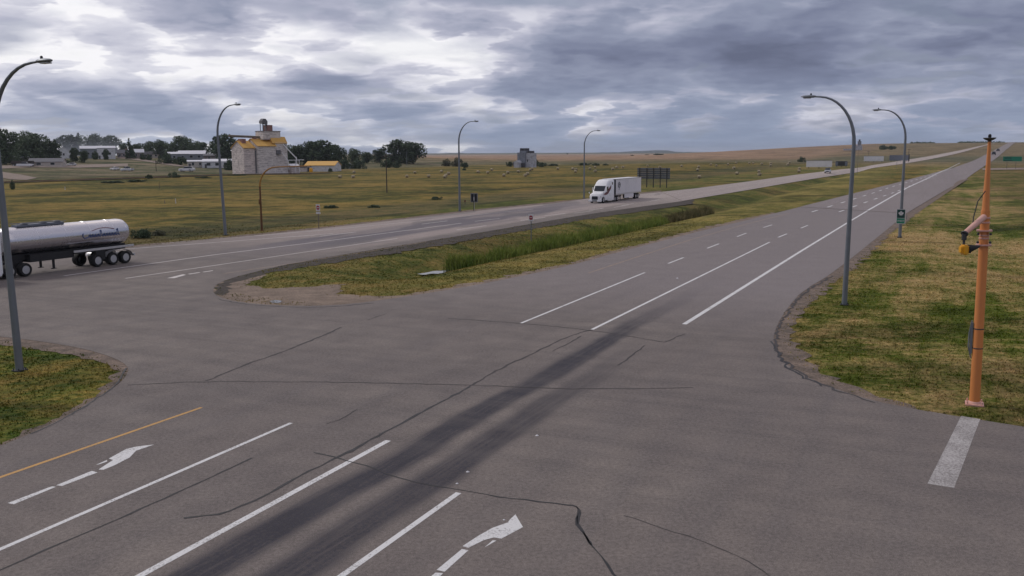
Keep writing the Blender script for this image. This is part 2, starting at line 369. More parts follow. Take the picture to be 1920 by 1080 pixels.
M['amber'] = plain('yellow_plastic', (0.68, 0.33, 0.015), 0.4, 0, 0.1, 8); M['black'] = plain('matt_black', (0.012, 0.013, 0.015), 0.6)
M['rust'] = plain('rusty_brown_paint', (0.12, 0.055, 0.022), 0.8, 0, 0.4, 2.0, dirt=(0.3, 0.16, 0.05)); M['mustard'] = plain('mustard_paint', (0.34, 0.17, 0.03), 0.7, 0, 0.3, 2, dirt=(0.12, 0.07, 0.03))
M['sign_white'] = plain('sign_white', (0.62, 0.62, 0.64), 0.4); M['sign_red'] = plain('sign_red', (0.30, 0.018, 0.03), 0.4); M['sign_green'] = plain('sign_green', (0.0, 0.20, 0.115), 0.35)
M['sign_dark_green'] = plain('sign_dark_green', (0.004, 0.05, 0.045), 0.35)
M['wood'] = plain('weathered_wood', (0.17, 0.145, 0.12), 0.9, 0, 0.3, 2); M['dark_wood'] = plain('dark_wood', (0.055, 0.045, 0.04), 0.9, 0, 0.3, 2); M['alu_back'] = plain('aluminium_back', (0.19, 0.21, 0.25), 0.5, 0.4)
M['truck_white'] = plain('white_truck_paint', (0.80, 0.81, 0.82), 0.3, 0, 0.05, 1.0, dirt=(0.55, 0.54, 0.52)); M['trailer_white'] = plain('trailer_sheet', (0.74, 0.73, 0.76), 0.45, 0, 0.05, 0.6, dirt=(0.5, 0.49, 0.5))
M['glass'] = plain('dark_glass', (0.02, 0.026, 0.032), 0.12, 0, 0.05); M['tyre'] = plain('tyre_rubber', (0.014, 0.014, 0.015), 0.85); M['rim'] = plain('alloy_rim', (0.55, 0.56, 0.58), 0.35, 0.7)
M['chrome'] = plain('polished_tank', (0.66, 0.65, 0.68), 0.24, 0.95, 0.05, 0.8, dirt=(0.6, 0.58, 0.6)); M['chassis'] = plain('chassis_black', (0.018, 0.018, 0.02), 0.7); M['fender'] = plain('aluminium_fender', (0.60, 0.60, 0.62), 0.35, 0.6)
M['maroon'] = plain('maroon_stripe', (0.12, 0.02, 0.03), 0.4); M['logo_grey'] = plain('grey_emblem', (0.17, 0.18, 0.20), 0.5); M['script_blue'] = plain('blue_lettering', (0.06, 0.10, 0.24), 0.4)
M['red_arc'] = plain('dull_red_line', (0.30, 0.16, 0.19), 0.5)
M['grille'] = plain('grille_black', (0.02, 0.025, 0.03), 0.5, 0.3)
M['elev_wall'] = siding('weathered_white_siding', (0.82, 0.77, 0.74), (0.60, 0.56, 0.545), 0.95, stain=(0.30, 0.27, 0.275)); M['elev_pink'] = siding('pinkish_siding', (0.80, 0.71, 0.67), (0.60, 0.53, 0.51), 0.95, stain=(0.30, 0.25, 0.25))
M['elev_roof'] = plain('orange_yellow_roof', (0.62, 0.36, 0.085), 0.7, 0, 0.15, 0.5); M['brick_red'] = plain('red_brown_sheet', (0.27, 0.14, 0.12), 0.8, 0, 0.25, 1)
M['grey_elev'] = siding('old_grey_boards', (0.17, 0.19, 0.23), (0.28, 0.30, 0.35), 0.8, stain=(0.08, 0.09, 0.11)); M['pale_elev'] = siding('pale_grey_boards', (0.56, 0.58, 0.63), (0.42, 0.44, 0.49), 0.8)
M['cream'] = siding('cream_wall', (0.60, 0.55, 0.50), (0.52, 0.48, 0.44), 0.3, stain=(0.33, 0.30, 0.28)); M['whitewall'] = siding('white_wall', (0.74, 0.75, 0.77), (0.62, 0.63, 0.66), 0.3, stain=(0.4, 0.4, 0.4)); M['brownwall'] = siding('brown_wall', (0.20, 0.17, 0.165), (0.24, 0.20, 0.19), 0.3)
M['greywall'] = siding('blue_grey_wall', (0.20, 0.23, 0.26), (0.25, 0.27, 0.3), 0.3, stain=(0.18, 0.19, 0.21))
M['roof_pale'] = plain('pale_metal_roof', (0.66, 0.67, 0.71), 0.5, 0, 0.1, 0.5); M['roof_grey'] = plain('grey_shingles', (0.15, 0.15, 0.165), 0.9, 0, 0.2, 0.8); M['roof_dark'] = plain('dark_shingles', (0.06, 0.06, 0.07), 0.9)
M['door'] = plain('dark_door', (0.07, 0.07, 0.08), 0.6); M['trunk'] = plain('bark', (0.075, 0.062, 0.05), 0.95, 0, 0.3, 4)
M['leaf_a'] = foliage('dark_leaves', (0.045, 0.070, 0.042), (0.088, 0.122, 0.066)); M['leaf_b'] = foliage('mid_leaves', (0.068, 0.102, 0.062), (0.12, 0.155, 0.09)); M['leaf_c'] = foliage('olive_leaves', (0.085, 0.09, 0.055), (0.12, 0.12, 0.075))
M['reed'] = foliage('reed_leaves', (0.11, 0.18, 0.026), (0.25, 0.27, 0.06)); M['reed_dark'] = foliage('dark_reeds', (0.10, 0.10, 0.04), (0.17, 0.14, 0.06))
M['straw'] = plain('straw', (0.34, 0.285, 0.19), 0.95, 0, 0.3, 3, bump=0.5); M['hill'] = soil('far_hills', (0.035, 0.055, 0.06), (0.06, 0.07, 0.065), sc=0.004)
M['car_silver'] = plain('silver_paint', (0.50, 0.51, 0.53), 0.3, 0.3); M['car_dark'] = plain('dark_paint', (0.03, 0.03, 0.04), 0.3); M['car_white'] = plain('white_paint', (0.65, 0.65, 0.67), 0.3)
M['headlight'] = plain('headlight_glass', (0.6, 0.6, 0.62), 0.15); M['tail'] = plain('red_lens', (0.3, 0.02, 0.02), 0.3)
wm, wt, wb = new_mat('ditch_water'); wb.inputs['Base Color'].default_value = (0.05, 0.05, 0.045, 1); wb.inputs['Roughness'].default_value = 0.12
bn = wt.node('ShaderNodeBump', {'Height': wt.noise(wt.node('ShaderNodeNewGeometry').outputs['Position'], 3, 3)}); bn.inputs['Strength'].default_value = 0.6; wt.set(wb.inputs['Normal'], bn.outputs[0]); M['water'] = wm

# ================================================================== GROUND
def zone(x, y):
    "green and dry grass colours for every point of the ground"
    x = np.asarray(x, float); y = np.asarray(y, float); u = x * SA + y * CA; v = x * CA - y * SA; d = np.hypot(x, y); az = np.degrees(np.arctan2(x, y))
    g = np.empty(x.shape + (3,)); dr = np.empty(x.shape + (3,))
    g[:] = (0.076, 0.082, 0.014); dr[:] = (0.245, 0.165, 0.042)                   # open meadow
    def put(m, a, b):
        m = m[..., None]; g[:] = g * (1 - m) + np.array(a) * m; dr[:] = dr * (1 - m) + np.array(b) * m
    put(sm(-v, 260, 300) * (1 - sm(u, 600, 800)), (0.070, 0.088, 0.035), (0.20, 0.16, 0.10))             # town slope
    put(sm(v, -76, -71) * (1 - sm(v, -20, -12)), (0.095, 0.115, 0.022), (0.215, 0.155, 0.05))     # median
    put(sm(v, -35, -31) * (1 - sm(v, -24, -18)) * sm(u, 48, 60), (0.135, 0.130, 0.028), (0.27, 0.21, 0.065))
    put(sm(-v, 70, 74) * (1 - sm(-v, 86, 100)), (0.070, 0.078, 0.024), (0.155, 0.115, 0.045))
    put(sm(v, -10, -4), (0.088, 0.118, 0.010), (0.36, 0.25, 0.11))                      # verge on the right
    put(sm(v, 4, 16) * sm(d, 42, 100), (0.095, 0.105, 0.018), (0.215, 0.145, 0.060))
    rb = np.exp(-((y - 268 - 0.55 * (x + 90)) / 9.0) ** 2) * (1 - sm(x, -60, -20)) * 0.0
    s1 = sm(v, -42, -37) * sm(-v, 24, 26) * (1 - sm(u, 30, 34))                               # island lower left
    put(s1, (0.065, 0.105, 0.012), (0.25, 0.18, 0.045))
    rise = sm(v, -560, -200) * sm(u, 560, 760) * (1 - sm(v, -95, -75))
    put(rise, (0.24, 0.165, 0.105), (0.33, 0.225, 0.145))                                      # stubble on the long rise
    put(sm(u, 420, 620) * sm(v, -70, -60), (0.15, 0.125, 0.065), (0.25, 0.185, 0.105)); put(sm(u, 520, 700) * sm(v, -110, -90) * (1 - sm(v, -70, -62)), (0.18, 0.135, 0.08), (0.28, 0.20, 0.12))
    far = sm(d, 760, 900) * sm(az, -11, -6) * (1 - sm(az, 13, 17)); put(far, (0.30, 0.195, 0.125), (0.37, 0.25, 0.165))
    put(sm(d, 560, 640) * (1 - sm(d, 760, 860)) * sm(az, -3, 1) * (1 - rise), (0.105, 0.11, 0.06), (0.165, 0.145, 0.085))
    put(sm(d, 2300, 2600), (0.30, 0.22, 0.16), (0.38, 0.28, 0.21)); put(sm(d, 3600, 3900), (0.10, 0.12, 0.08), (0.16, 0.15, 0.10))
    return g, dr
def set_cols(me, x, y, k=1.0):
    g, dr = zone(x, y); g, dr = g * k, dr * k
    for nm, c in (('green', g), ('dry', dr)):
        at = me.color_attributes.new(nm, 'FLOAT_COLOR', 'POINT'); at.data.foreach_set('color', np.concatenate([c, np.ones((len(c), 1))], 1).astype(np.float32).ravel())
azs = np.radians(np.concatenate([np.arange(-180, -36, 6.0), np.arange(-36, 36, 0.22), np.arange(36, 180, 6.0)]))
rr = np.concatenate([[0.5, 4, 8, 12], 15 * 1.0135 ** np.arange(0, 500)]); rr = rr[rr < 10000]
A_, R_ = np.meshgrid(azs, rr); gx, gy = R_ * np.sin(A_), R_ * np.cos(A_); gz = T(gx, gy) - 0.03
V = np.stack([gx, gy, gz], -1).reshape(-1, 3); na, nr = len(azs), len(rr)
i, j = np.meshgrid(np.arange(nr - 1), np.arange(na), indexing='ij'); j2 = (j + 1) % na
Q = np.stack([i * na + j, (i + 1) * na + j, (i + 1) * na + j2, i * na + j2], -1).reshape(-1, 4)
me = npmesh('ground', V, Q[:, ::-1], 4); set_cols(me, V[:, 0], V[:, 1])
me.polygons.foreach_set('use_smooth', [True] * len(me.polygons))
tag(link('ground', me, M['ground']), 'green and dry grassland, fields and road verges', kind='structure')

# ================================================================== ROADS
def refine(poly, step, jit=0.0, seed=1):
    rg = random.Random(seed); o = []
    for a, b in zip(poly, poly[1:] + poly[:1]):
        L = math.hypot(b[0] - a[0], b[1] - a[1]); n = max(1, int(L / step)) if L < 120 else 1
        for k in range(n):
            f = k / n; o.append((a[0] + (b[0] - a[0]) * f + rg.uniform(-jit, jit) * (n > 1), a[1] + (b[1] - a[1]) * f + rg.uniform(-jit, jit) * (n > 1)))
    return o
def smooth_poly(p, it=1):
    for _ in range(it):
        o = [p[0]]
        for a, b in zip(p, p[1:]): o += [(a[0] * .75 + b[0] * .25, a[1] * .75 + b[1] * .25), (a[0] * .25 + b[0] * .75, a[1] * .25 + b[1] * .75)]
        p = o + [p[-1]]
    return p
def sheet(name, poly, z, mat, parent=None, follow=False):
    bmv = [Vector((x, y, 0)) for x, y in poly]; tri = tessellate_polygon([bmv])
    me = bpy.data.meshes.new(name)
    me.from_pydata([(x, y, (float(T(x, y)) if follow else 0) + z) for x, y in poly], [], [t_ for t_ in tri]); me.update()
    if len(me.polygons) and sum(p.normal.z for p in me.polygons) < 0: me.flip_normals()
    return link(name, me, mat, parent)
def dens_line(pts, step):
    o = []
    for a, b in zip(pts, pts[1:]):
        n = max(1, int(math.hypot(b[0] - a[0], b[1] - a[1]) / step))
        for k in range(n): o.append((a[0] + (b[0] - a[0]) * k / n, a[1] + (b[1] - a[1]) * k / n))
    return o + [pts[-1]]
def resample(pts, n):
    pts = np.array(pts, float); s = np.concatenate([[0], np.cumsum(np.hypot(*np.diff(pts, axis=0).T))]); k = np.linspace(0, s[-1], n)
    return np.stack([np.interp(k, s, pts[:, 0]), np.interp(k, s, pts[:, 1])], 1)
def eps(x, y, e): return e + 0.00022 * math.hypot(x, y)
def strip(name, Lp, Rp, mat, e=0.03, n=120, across=6, parent=None, zoff=eps):
    a, b = resample(Lp, n), resample(Rp, n); vs = []; fs = []
    for k in range(n):
        for c in range(across + 1):
            q = a[k] + (b[k] - a[k]) * c / across; vs.append((q[0], q[1], float(T(*q)) + zoff(q[0], q[1], e)))
    for k in range(n - 1):
        for c in range(across):
            i0 = k * (across + 1) + c; fs.append((i0, i0 + 1, i0 + across + 2, i0 + across + 1))
    me = bpy.data.meshes.new(name); me.from_pydata(vs, [], fs); me.update()
    if sum(p.normal.z for p in me.polygons) < 0: me.flip_normals()
    return link(name, me, mat, parent)
def g2(px, py): q = G(px, py); return (q[0], q[1])
def p2(px, py): q = P(px, py); return (q[0], q[1])

EDGE_R = [(1850, 311), (1790, 346), (1700, 400), (1640, 449), (1560, 513), (1505, 545), (1478, 575), (1455, 612), (1449, 645), (1462, 672), (1502, 702), (1560, 727), (1640, 752), (1720, 768), (1800, 781), (1920, 800), (2100, 828), (2400, 862)]
MED_LOW = [(1500, 388), (1400, 413), (1329, 429), (1232, 454), (1150, 475), (1103, 489), (1040, 504), (974, 518), (900, 533), (800, 550), (700, 565), (620, 573), (520, 573), (445, 566), (410, 557), (398, 546), (404, 534), (425, 524), (480, 509), (560, 491), (700, 468), (870, 441), (1000, 419), (1100, 402), (1190, 389), (1280, 377)]
FAR_E = [(1240, 360), (1100, 373), (1040, 381), (896, 395), (758, 411), (590, 430), (380, 451), (200, 468), (0, 490), (-220, 516)]
ISL = [(-300, 600), (-120, 615), (0, 631), (80, 640), (160, 654), (215, 671), (240, 686), (240, 700), (222, 722), (180, 746), (130, 778), (60, 812), (0, 836), (-80, 868), (-260, 935)]
def wp(l, f=p2): return [f(*q) for q in l]
right = smooth_poly(wp(EDGE_R[2:])); med = smooth_poly(wp(MED_LOW)); fare = wp(FAR_E); isl = smooth_poly(wp(ISL))
q0 = UV(isl[-1]); q1 = UV(fare[-1]); q2 = UV(isl[0])
near_poly = right + [XY(-10, 60), XY(-60, 60), XY(-60, q0[1] - 1)] + isl[::-1] + [XY(q2[0] - 60, q2[1]), XY(q2[0] - 60, q1[1])] + fare[::-1] + med[::-1]
near_poly_j = near_poly
road = sheet('road', near_poly_j, 0.0, M['road']); tag(road, 'worn grey asphalt of the highway crossing', kind='structure')
# the two carriageways beyond
Lw = wp([(1500, 388), (1600, 363), (1700, 338), (1780, 317), (1822, 303), (1846, 291), (1868, 280), (1876, 276)], g2)
Rw = wp([(1700, 400), (1772, 357), (1822, 328), (1848, 310), (1868, 297), (1885, 282), (1893, 276)], g2)
def extend(l, m): a, b = np.array(l[-2]), np.array(l[-1]); q = b + (b - a) / np.linalg.norm(b - a) * m; return l + [tuple(q)]
Lw = extend(Lw, 600); Rw = extend(Rw, 600)
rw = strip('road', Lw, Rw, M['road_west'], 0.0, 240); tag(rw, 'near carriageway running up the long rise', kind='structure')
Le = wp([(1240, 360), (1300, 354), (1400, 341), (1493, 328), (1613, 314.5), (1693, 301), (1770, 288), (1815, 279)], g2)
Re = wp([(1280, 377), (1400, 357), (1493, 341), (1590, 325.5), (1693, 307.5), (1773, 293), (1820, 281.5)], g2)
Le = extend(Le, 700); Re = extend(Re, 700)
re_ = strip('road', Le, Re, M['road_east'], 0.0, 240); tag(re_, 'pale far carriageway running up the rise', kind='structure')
# gravel shoulders and bare earth
def patch(name, pix, mat, z, jit=0.25, step=0.8, label=None, seed=1, f=p2):
    o = sheet(name, refine([f(*q) for q in pix], step, jit, seed), z, mat); return tag(o, label, kind='structure')
patch('gravel_shoulder', [(1850, 308), (1846, 318), (1800, 345), (1722, 398), (1668, 440), (1610, 495), (1550, 540), (1512, 572), (1486, 612), (1492, 648), (1530, 688), (1590, 722), (1650, 746), (1730, 767), (1800, 782), (1900, 800), (1900, 830), (1700, 800), (1500, 740), (1420, 650), (1440, 580), (1540, 500), (1640, 430), (1780, 340)], M['gravel'], -0.012, 0.36, 0.5, 'gravel edge of the road on the right')
patch('gravel_shoulder', [(1450, 398), (1450, 408), (1300, 446), (1200, 478), (1000, 540), (800, 575), (600, 590), (430, 575), (380, 545), (400, 515), (470, 500), (500, 512), (458, 535), (520, 540), (590, 536), (648, 531), (640, 550), (705, 556), (770, 551), (860, 535), (960, 515), (1060, 495), (1150, 470), (1232, 449), (1330, 424)], M['dirt'], -0.012, 0.4, 0.6, 'bare earth and gravel round the nose of the median', 2)
patch('gravel_shoulder', [(-300, 590), (-120, 608), (0, 622), (120, 635), (240, 665), (270, 690), (250, 730), (190, 770), (60, 830), (-80, 890), (-80, 858), (0, 828), (50, 808), (110, 782), (170, 745), (212, 712), (218, 692), (196, 678), (140, 666), (70, 655), (0, 646), (-120, 628), (-300, 612)], M['gravel'], -0.012, 0.2, 0.4, 'gravel rim of the grass island', 3)
patch('gravel_shoulder', [(1300, 374), (1100, 398), (870, 437), (700, 464), (560, 487), (480, 505), (420, 520), (404, 534), (400, 548), (412, 556), (428, 540), (440, 528), (500, 512), (600, 496), (740, 475), (900, 447), (1100, 411), (1300, 382)], M['mud'], -0.009, 0.38, 0.6, 'dark mud along the edge of the far carriageway', 4)
patch('gravel_shoulder', [(-220, 512), (0, 486), (200, 464), (380, 448), (590, 427), (758, 408), (896, 392), (1040, 378), (1240, 357), (1240, 366), (1040, 390), (758, 420), (380, 462), (0, 500), (-220, 530)], M['gravel'], -0.010, 0.3, 1.0, 'brown gravel edge beyond the far carriageway', 5)

# painted lines, each a part of its road
def ribbon(pts, w, z=0.004, follow=False, jit=0.0, seed=0, wvar=0.0):
    rg = random.Random(seed); m = MB(); pts = [np.array(q, float) for q in pts]; vs = []
    for k, q in enumerate(pts):
        a = pts[max(0, k - 1)]; b = pts[min(len(pts) - 1, k + 1)]; tg = (b - a) / (np.linalg.norm(b - a) + 1e-9); nn = np.array([-tg[1], tg[0]])
        q = q + nn * rg.uniform(-jit, jit); ww = w * (1 + rg.uniform(-wvar, wvar)) / 2
        for s_ in (1, -1):
            r_ = q + nn * ww * s_; zz = z if not follow else float(T(*r_)) + eps(r_[0], r_[1], 0) + z; vs.append((r_[0], r_[1], zz))
    m.add(vs, [(2 * k, 2 * k + 1, 2 * k + 3, 2 * k + 2) for k in range(len(pts) - 1)]); return m
def add_mesh(m, name, mat, parent):
    me = m.mesh(name, fix=False); me.update()
    if sum(p.normal.z for p in me.polygons) < 0: me.flip_normals()
    return link(name, me, mat, parent)
def line(pix, w, mat, parent=road, f=p2, z=0.004, follow=False, label=None):
    return tag(add_mesh(ribbon(dens_line([f(*q) for q in pix], 3.0), w, z, follow), 'lane_line', mat, parent), label)
line([(30, 1206), (262, 1080), (728, 826)], 0.20, M['white_line'])
line([(-90, 1069), (0, 1030), (546, 793)], 0.15, M['white_line'])
line([(-90, 927), (0, 895), (378, 764)], 0.14, M['yellow_line'], label='yellow edge line at the lower left')
line([(540, 1151), (640, 1080), (860, 924)], 0.17, M['white_line'])
line([(977, 606), (1209, 511)], 0.16, M['white_line']); line([(1110, 618), (1443, 454)], 0.18, M['white_line'])
line([(1283, 608), (1500, 472), (1600, 411)], 0.26, M['white_line'])
line([(1103, 512), (1200, 480), (1300, 448), (1400, 420), (1480, 400)], 0.14, M['pale_yellow'], label='faded yellow line along the median')
line([(1600, 411), (1626, 395.5)], 0.26, M['white_line'])
line([(1627, 395), (1650, 382), (1700, 353), (1765, 322), (1800, 306)], 0.36, M['white_line'], rw, g2, 0.012, True)
line([(120, 517), (400, 478), (633, 449), (865, 418.5)], 0.20, M['thin_line']); line([(235, 522), (400, 498), (745, 447)], 0.17, M['thin_line'])
line([(-80, 493), (0, 483), (250, 466), (625, 438)], 0.20, M['thin_line']); line([(420, 513), (560, 492), (700, 470), (800, 453)], 0.14, M['pale_yellow'], label='faded yellow line beside the median nose')
line([(300, 457), (400, 448.5), (625, 430), (760, 417), (900, 402), (1000, 392)], 0.14, M['thin_line'])
def dashes(pix, on, per, w, mat, parent, f, z=0.004, follow=False, start=0.0, label=None):
    pts = np.array(dens_line([f(*q) for q in pix], 1.0)); s = np.concatenate([[0], np.cumsum(np.hypot(*np.diff(pts, axis=0).T))]); m = MB(); k = start
    while k + on < s[-1]:
        ss = np.linspace(k, k + on, 4); seg = np.stack([np.interp(ss, s, pts[:, 0]), np.interp(ss, s, pts[:, 1])], 1)
        r_ = ribbon(seg, w, z, follow); m.add(r_.v, r_.f); k += per
    return tag(add_mesh(m, 'lane_line', mat, parent), label or 'dashed lane line')
dashes([(1253, 494), (1330, 464), (1402, 436), (1487, 409)], 4.6, 12.8, 0.17, M['white_line'], road, p2)
dashes([(1459, 445), (1543, 411)], 4.6, 12.8, 0.18, M['white_line'], road, p2)
dashes([(1522, 398), (1580, 380), (1638, 362), (1667, 352), (1740, 331), (1790, 315)], 4.6, 13, 0.3, M['white_line'], rw, g2, 0.012, True)
dashes([(1573, 398), (1625, 379), (1677, 361), (1713, 346), (1760, 328)], 4.6, 13, 0.3, M['white_line'], rw, g2, 0.012, True)
dashes([(600, 443), (744, 426), (852, 412.5), (930, 404)], 6, 19, 0.20, M['thin_line'], road, p2)
dashes([(866, 418), (932, 410), (1031, 404), (1120, 392), (1240, 374)], 6, 14, 0.20, M['thin_line'], road, p2, start=3)
dashes([(856, 431), (952, 417), (1099, 397), (1200, 381)], 7, 16, 0.17, M['thin_line'], road, p2)
def marks(polys, name, mat, label=None, parent=road):
    m = MB()
    for pl in polys:
        w_ = [p2(*q) for q in pl]; tri = tessellate_polygon([[Vector((x, y, 0)) for x, y in w_]]); m.add([(x, y, 0.004) for x, y in w_], tri)
    return tag(add_mesh(m, name, mat, parent), label)
marks([[(14, 943.5), (26, 945.6), (105, 913), (97, 912)], [(105.5, 910), (116, 911.5), (183, 886), (172, 883)], [(184.7, 880.5), (194, 881), (215, 872.4), (243, 858), (255, 845.3), (289, 833.7), (258.6, 837), (237.5, 841.5), (204, 860), (212, 862.6)], [(180, 871.7), (200.6, 862.6), (201, 865.4), (186.5, 870.6)]], 'turn_arrow', M['white_line'], 'white turn arrow in the left turn lane')
marks([[(866.8, 1024.4), (878.4, 1027.2), (906.6, 1013.2), (926, 1007.8), (940, 1010.3), (980.5, 988.5), (966.4, 964.6), (955.9, 974.4), (952.3, 979.7), (922.4, 990.3), (897.8, 1004.3)], [(908.4, 1026.5), (913.6, 1023.7), (931, 1013.8), (924, 1013.2)], [(866, 1029.7), (878.4, 1031.8), (833.7, 1072.3), (818.6, 1068.7)], [(816.8, 1073.7), (831, 1075), (800, 1104), (785, 1100)]], 'turn_arrow', M['white_line'], 'white turn arrow in the right turn lane')
marks([[(313, 521.6), (327, 521.6), (349, 515.3), (343, 514.4), (330, 517.5)], [(352, 513.8), (356, 514.3), (376, 511.2), (373, 510.4)], [(379, 510), (383, 510.4), (400, 507.8), (398, 507)]], 'turn_arrow', M['thin_line'], 'worn turn arrow on the far carriageway')
marks([[(1739, 907), (1789, 915), (1838, 786), (1802, 780)]], 'stop_line', M['faded_line'], 'faded white stop line on the side road')
def crack(pix, w, mat, seed, jit=0.05):
    pts = smooth_poly([p2(*q) for q in pix], 1); add_mesh(ribbon(dens_line(pts, 0.35), w, 0.0065 + 0.0005 * (seed % 5), False, jit, seed, 0.5), 'sealed_crack', mat, road)
crack([(240, 722), (388, 715), (560, 716), (700, 718), (885, 722), (1000, 727), (1100, 730), (1300, 727)], 0.07, M['thin_crack'], 1)
crack([(388, 714), (470, 680), (530, 660), (600, 632), (640, 614)], 0.10, M['thin_crack'], 2)
crack([(345, 971), (400, 966), (440, 955), (490, 935), (560, 893), (640, 855), (690, 828), (760, 790), (850, 742), (885, 722)], 0.085, M['crack'], 3, 0.045)
crack([(885, 722), (935, 692), (1000, 663), (1060, 632), (1110, 618)], 0.08, M['thin_crack'], 13)
crack([(640, 853), (665, 846), (690, 826), (715, 812)], 0.035, M['crack'], 14)
crack([(-20, 1078), (60, 1042), (160, 1000), (240, 965), (330, 925), (400, 893), (473, 859)], 0.055, M['crack'], 4, 0.02)
crack([(588, 849), (640, 860), (700, 878), (735, 893), (800, 908), (860, 919), (960, 935), (1060, 946), (1078, 949), (1087, 958), (1080, 978), (1095, 1002), (1108, 1022), (1130, 1050), (1160, 1085)], 0.05, M['crack'], 5, 0.035)
crack([(1079, 950), (1088, 958), (1081, 976), (1097, 1003), (1108, 1022)], 0.055, M['crack'], 15, 0.02)
crack([(1160, 685), (1190, 662), (1210, 648)], 0.07, M['thin_crack'], 6); crack([(1035, 659), (1070, 641), (1090, 630)], 0.07, M['thin_crack'], 7)
crack([(840, 597), (980, 606), (1115, 620), (1215, 636), (1245, 642)], 0.07, M['thin_crack'], 8); crack([(1245, 642), (1283, 626)], 0.06, M['thin_crack'], 9)
crack([(690, 600), (725, 588)], 0.08, M['thin_crack'], 10); crack([(1170, 967), (1240, 990), (1340, 1020), (1420, 1065), (1460, 1090)], 0.025, M['thin_crack'], 11); crack([(612, 795), (640, 785), (670, 768)], 0.04, M['thin_crack'], 12)
crack([(1560, 517), (1508, 548), (1480, 580), (1458, 614), (1452, 645), (1464, 672), (1503, 703), (1560, 729), (1640, 755)], 0.12, M['thin_crack'], 17, 0.12)
crack([(1449, 640), (1462, 674), (1500, 705), (1545, 724)], 0.09, M['crack'], 18, 0.16)
crack([(236, 690), (222, 722), (180, 748), (130, 780), (60, 814)], 0.07, M['crack'], 19, 0.06)
crack([(700, 568), (620, 576), (520, 576), (445, 569), (408, 560)], 0.12, M['thin_crack'], 20, 0.08)
crack([(1105, 668), (1115, 662)], 0.05, M['thin_crack'], 16)

# ditch water
def pool(pix, z, label, seed):
    o = sheet('water', smooth_poly([P(q[0], q[1], z)[:2] for q in pix] + [P(*pix[0], z)[:2]], 1)[:-1], z, M['water']); tag(o, label, kind='structure')
pool([(782, 513.5), (800, 511), (815, 507.5), (830, 508), (846, 503.5), (852, 507), (838, 510), (826, 513.5), (808, 512.5), (796, 515.5)], -0.94, 'small pool of water in the ditch below the reeds', 1)
pool([(505, 565), (515, 562), (530, 564), (524, 568), (512, 568)], 0.002, 'tiny puddle on bare earth at the median nose', 2)
# dirt roads and railway in the town, side road on the right
def pixstrip(name, L_, R_l, mat, label, n=60, e=0.05):
    return tag(strip(name, wp(L_, g2), wp(R_l, g2), mat, e, n, 4), label, kind='structure')
pixstrip('dirt_road', [(-40, 313), (60, 309), (150, 309), (240, 307)], [(-40, 319), (60, 314), (150, 315), (240, 312)], M['track'], 'dirt yard road in front of the sheds')
pixstrip('dirt_road', [(215, 296), (265, 302), (330, 312), (430, 316)], [(228, 295), (290, 303), (350, 312), (430, 313)], M['track'], 'pale dirt road coming down the town slope')
pixstrip('dirt_road', [(-30, 322), (0, 322), (40, 328), (70, 334)], [(-30, 334), (0, 333), (20, 337), (50, 338)], M['track'], 'dirt track bending beside the railway')
pixstrip('side_road', [(1842, 316), (1920, 315), (2040, 312)], [(1842, 319.5), (1920, 318.5), (2040, 315)], M['track'], 'narrow side road leaving to the right')
# railway: ballast and two rails
ry = [(-120, 347), (0, 343), (150, 338.5), (300, 333), (400, 329.5), (480, 327.5), (620, 325)]
c0 = wp(ry, g2)
def offs(pts, w):
    pts = np.array(pts); o = []
    for k in range(len(pts)):
        a, b = pts[max(0, k - 1)], pts[min(len(pts) - 1, k + 1)]; tg = (b - a) / np.linalg.norm(b - a); o.append(tuple(pts[k] + np.array([-tg[1], tg[0]]) * w))
    return o
rail = tag(strip('railway', offs(c0, 3.0), offs(c0, -3.0), M['mud'], 0.25, 80, 2, zoff=lambda x, y, e: e), 'railway line on dark ballast crossing the field', kind='structure')
for s_ in (0.75, -0.75):
    m = MB(); l_ = resample(offs(c0, s_), 60); m.tube([(q[0], q[1], float(T(*q)) + 0.38) for q in l_], 0.08, 4); m.build('rail', M['rust'], rail)

# ================================================================== GRASS (uncountable)
def inside(poly, x, y):
    px = np.array([p[0] for p in poly]); py = np.array([p[1] for p in poly]); r_ = np.zeros(len(x), bool); n = len(poly); jx = n - 1
    for ix in range(n):
        c = ((py[ix] > y) != (py[jx] > y)); 
        with np.errstate(divide='ignore', invalid='ignore'):
            xi = (px[jx] - px[ix]) * (y - py[ix]) / (py[jx] - py[ix]) + px[ix]
        r_ ^= c & (x < xi); jx = ix
    return r_
bare = [[p2(*q) for q in l] for l in (
    [(395, 545), (420, 520), (500, 512), (458, 537), (520, 541), (590, 537), (648, 532), (636, 551), (705, 557), (770, 552), (860, 537), (960, 517), (1060, 497), (1150, 472), (1300, 432), (1300, 460), (700, 590)],
    [(1850, 318), (1800, 345), (1720, 398), (1662, 440), (1606, 495), (1546, 540), (1508, 572), (1480, 612), (1486, 648), (1526, 688), (1590, 724), (1650, 748), (1730, 768), (1800, 783), (1500, 760), (1400, 640), (1540, 480)],
    [(0, 622), (120, 630), (260, 665), (262, 720), (190, 770), (60, 830), (0, 850), (0, 832), (50, 812), (110, 785), (170, 748), (214, 714), (220, 692), (196, 676), (140, 664), (70, 653), (0, 644)])]
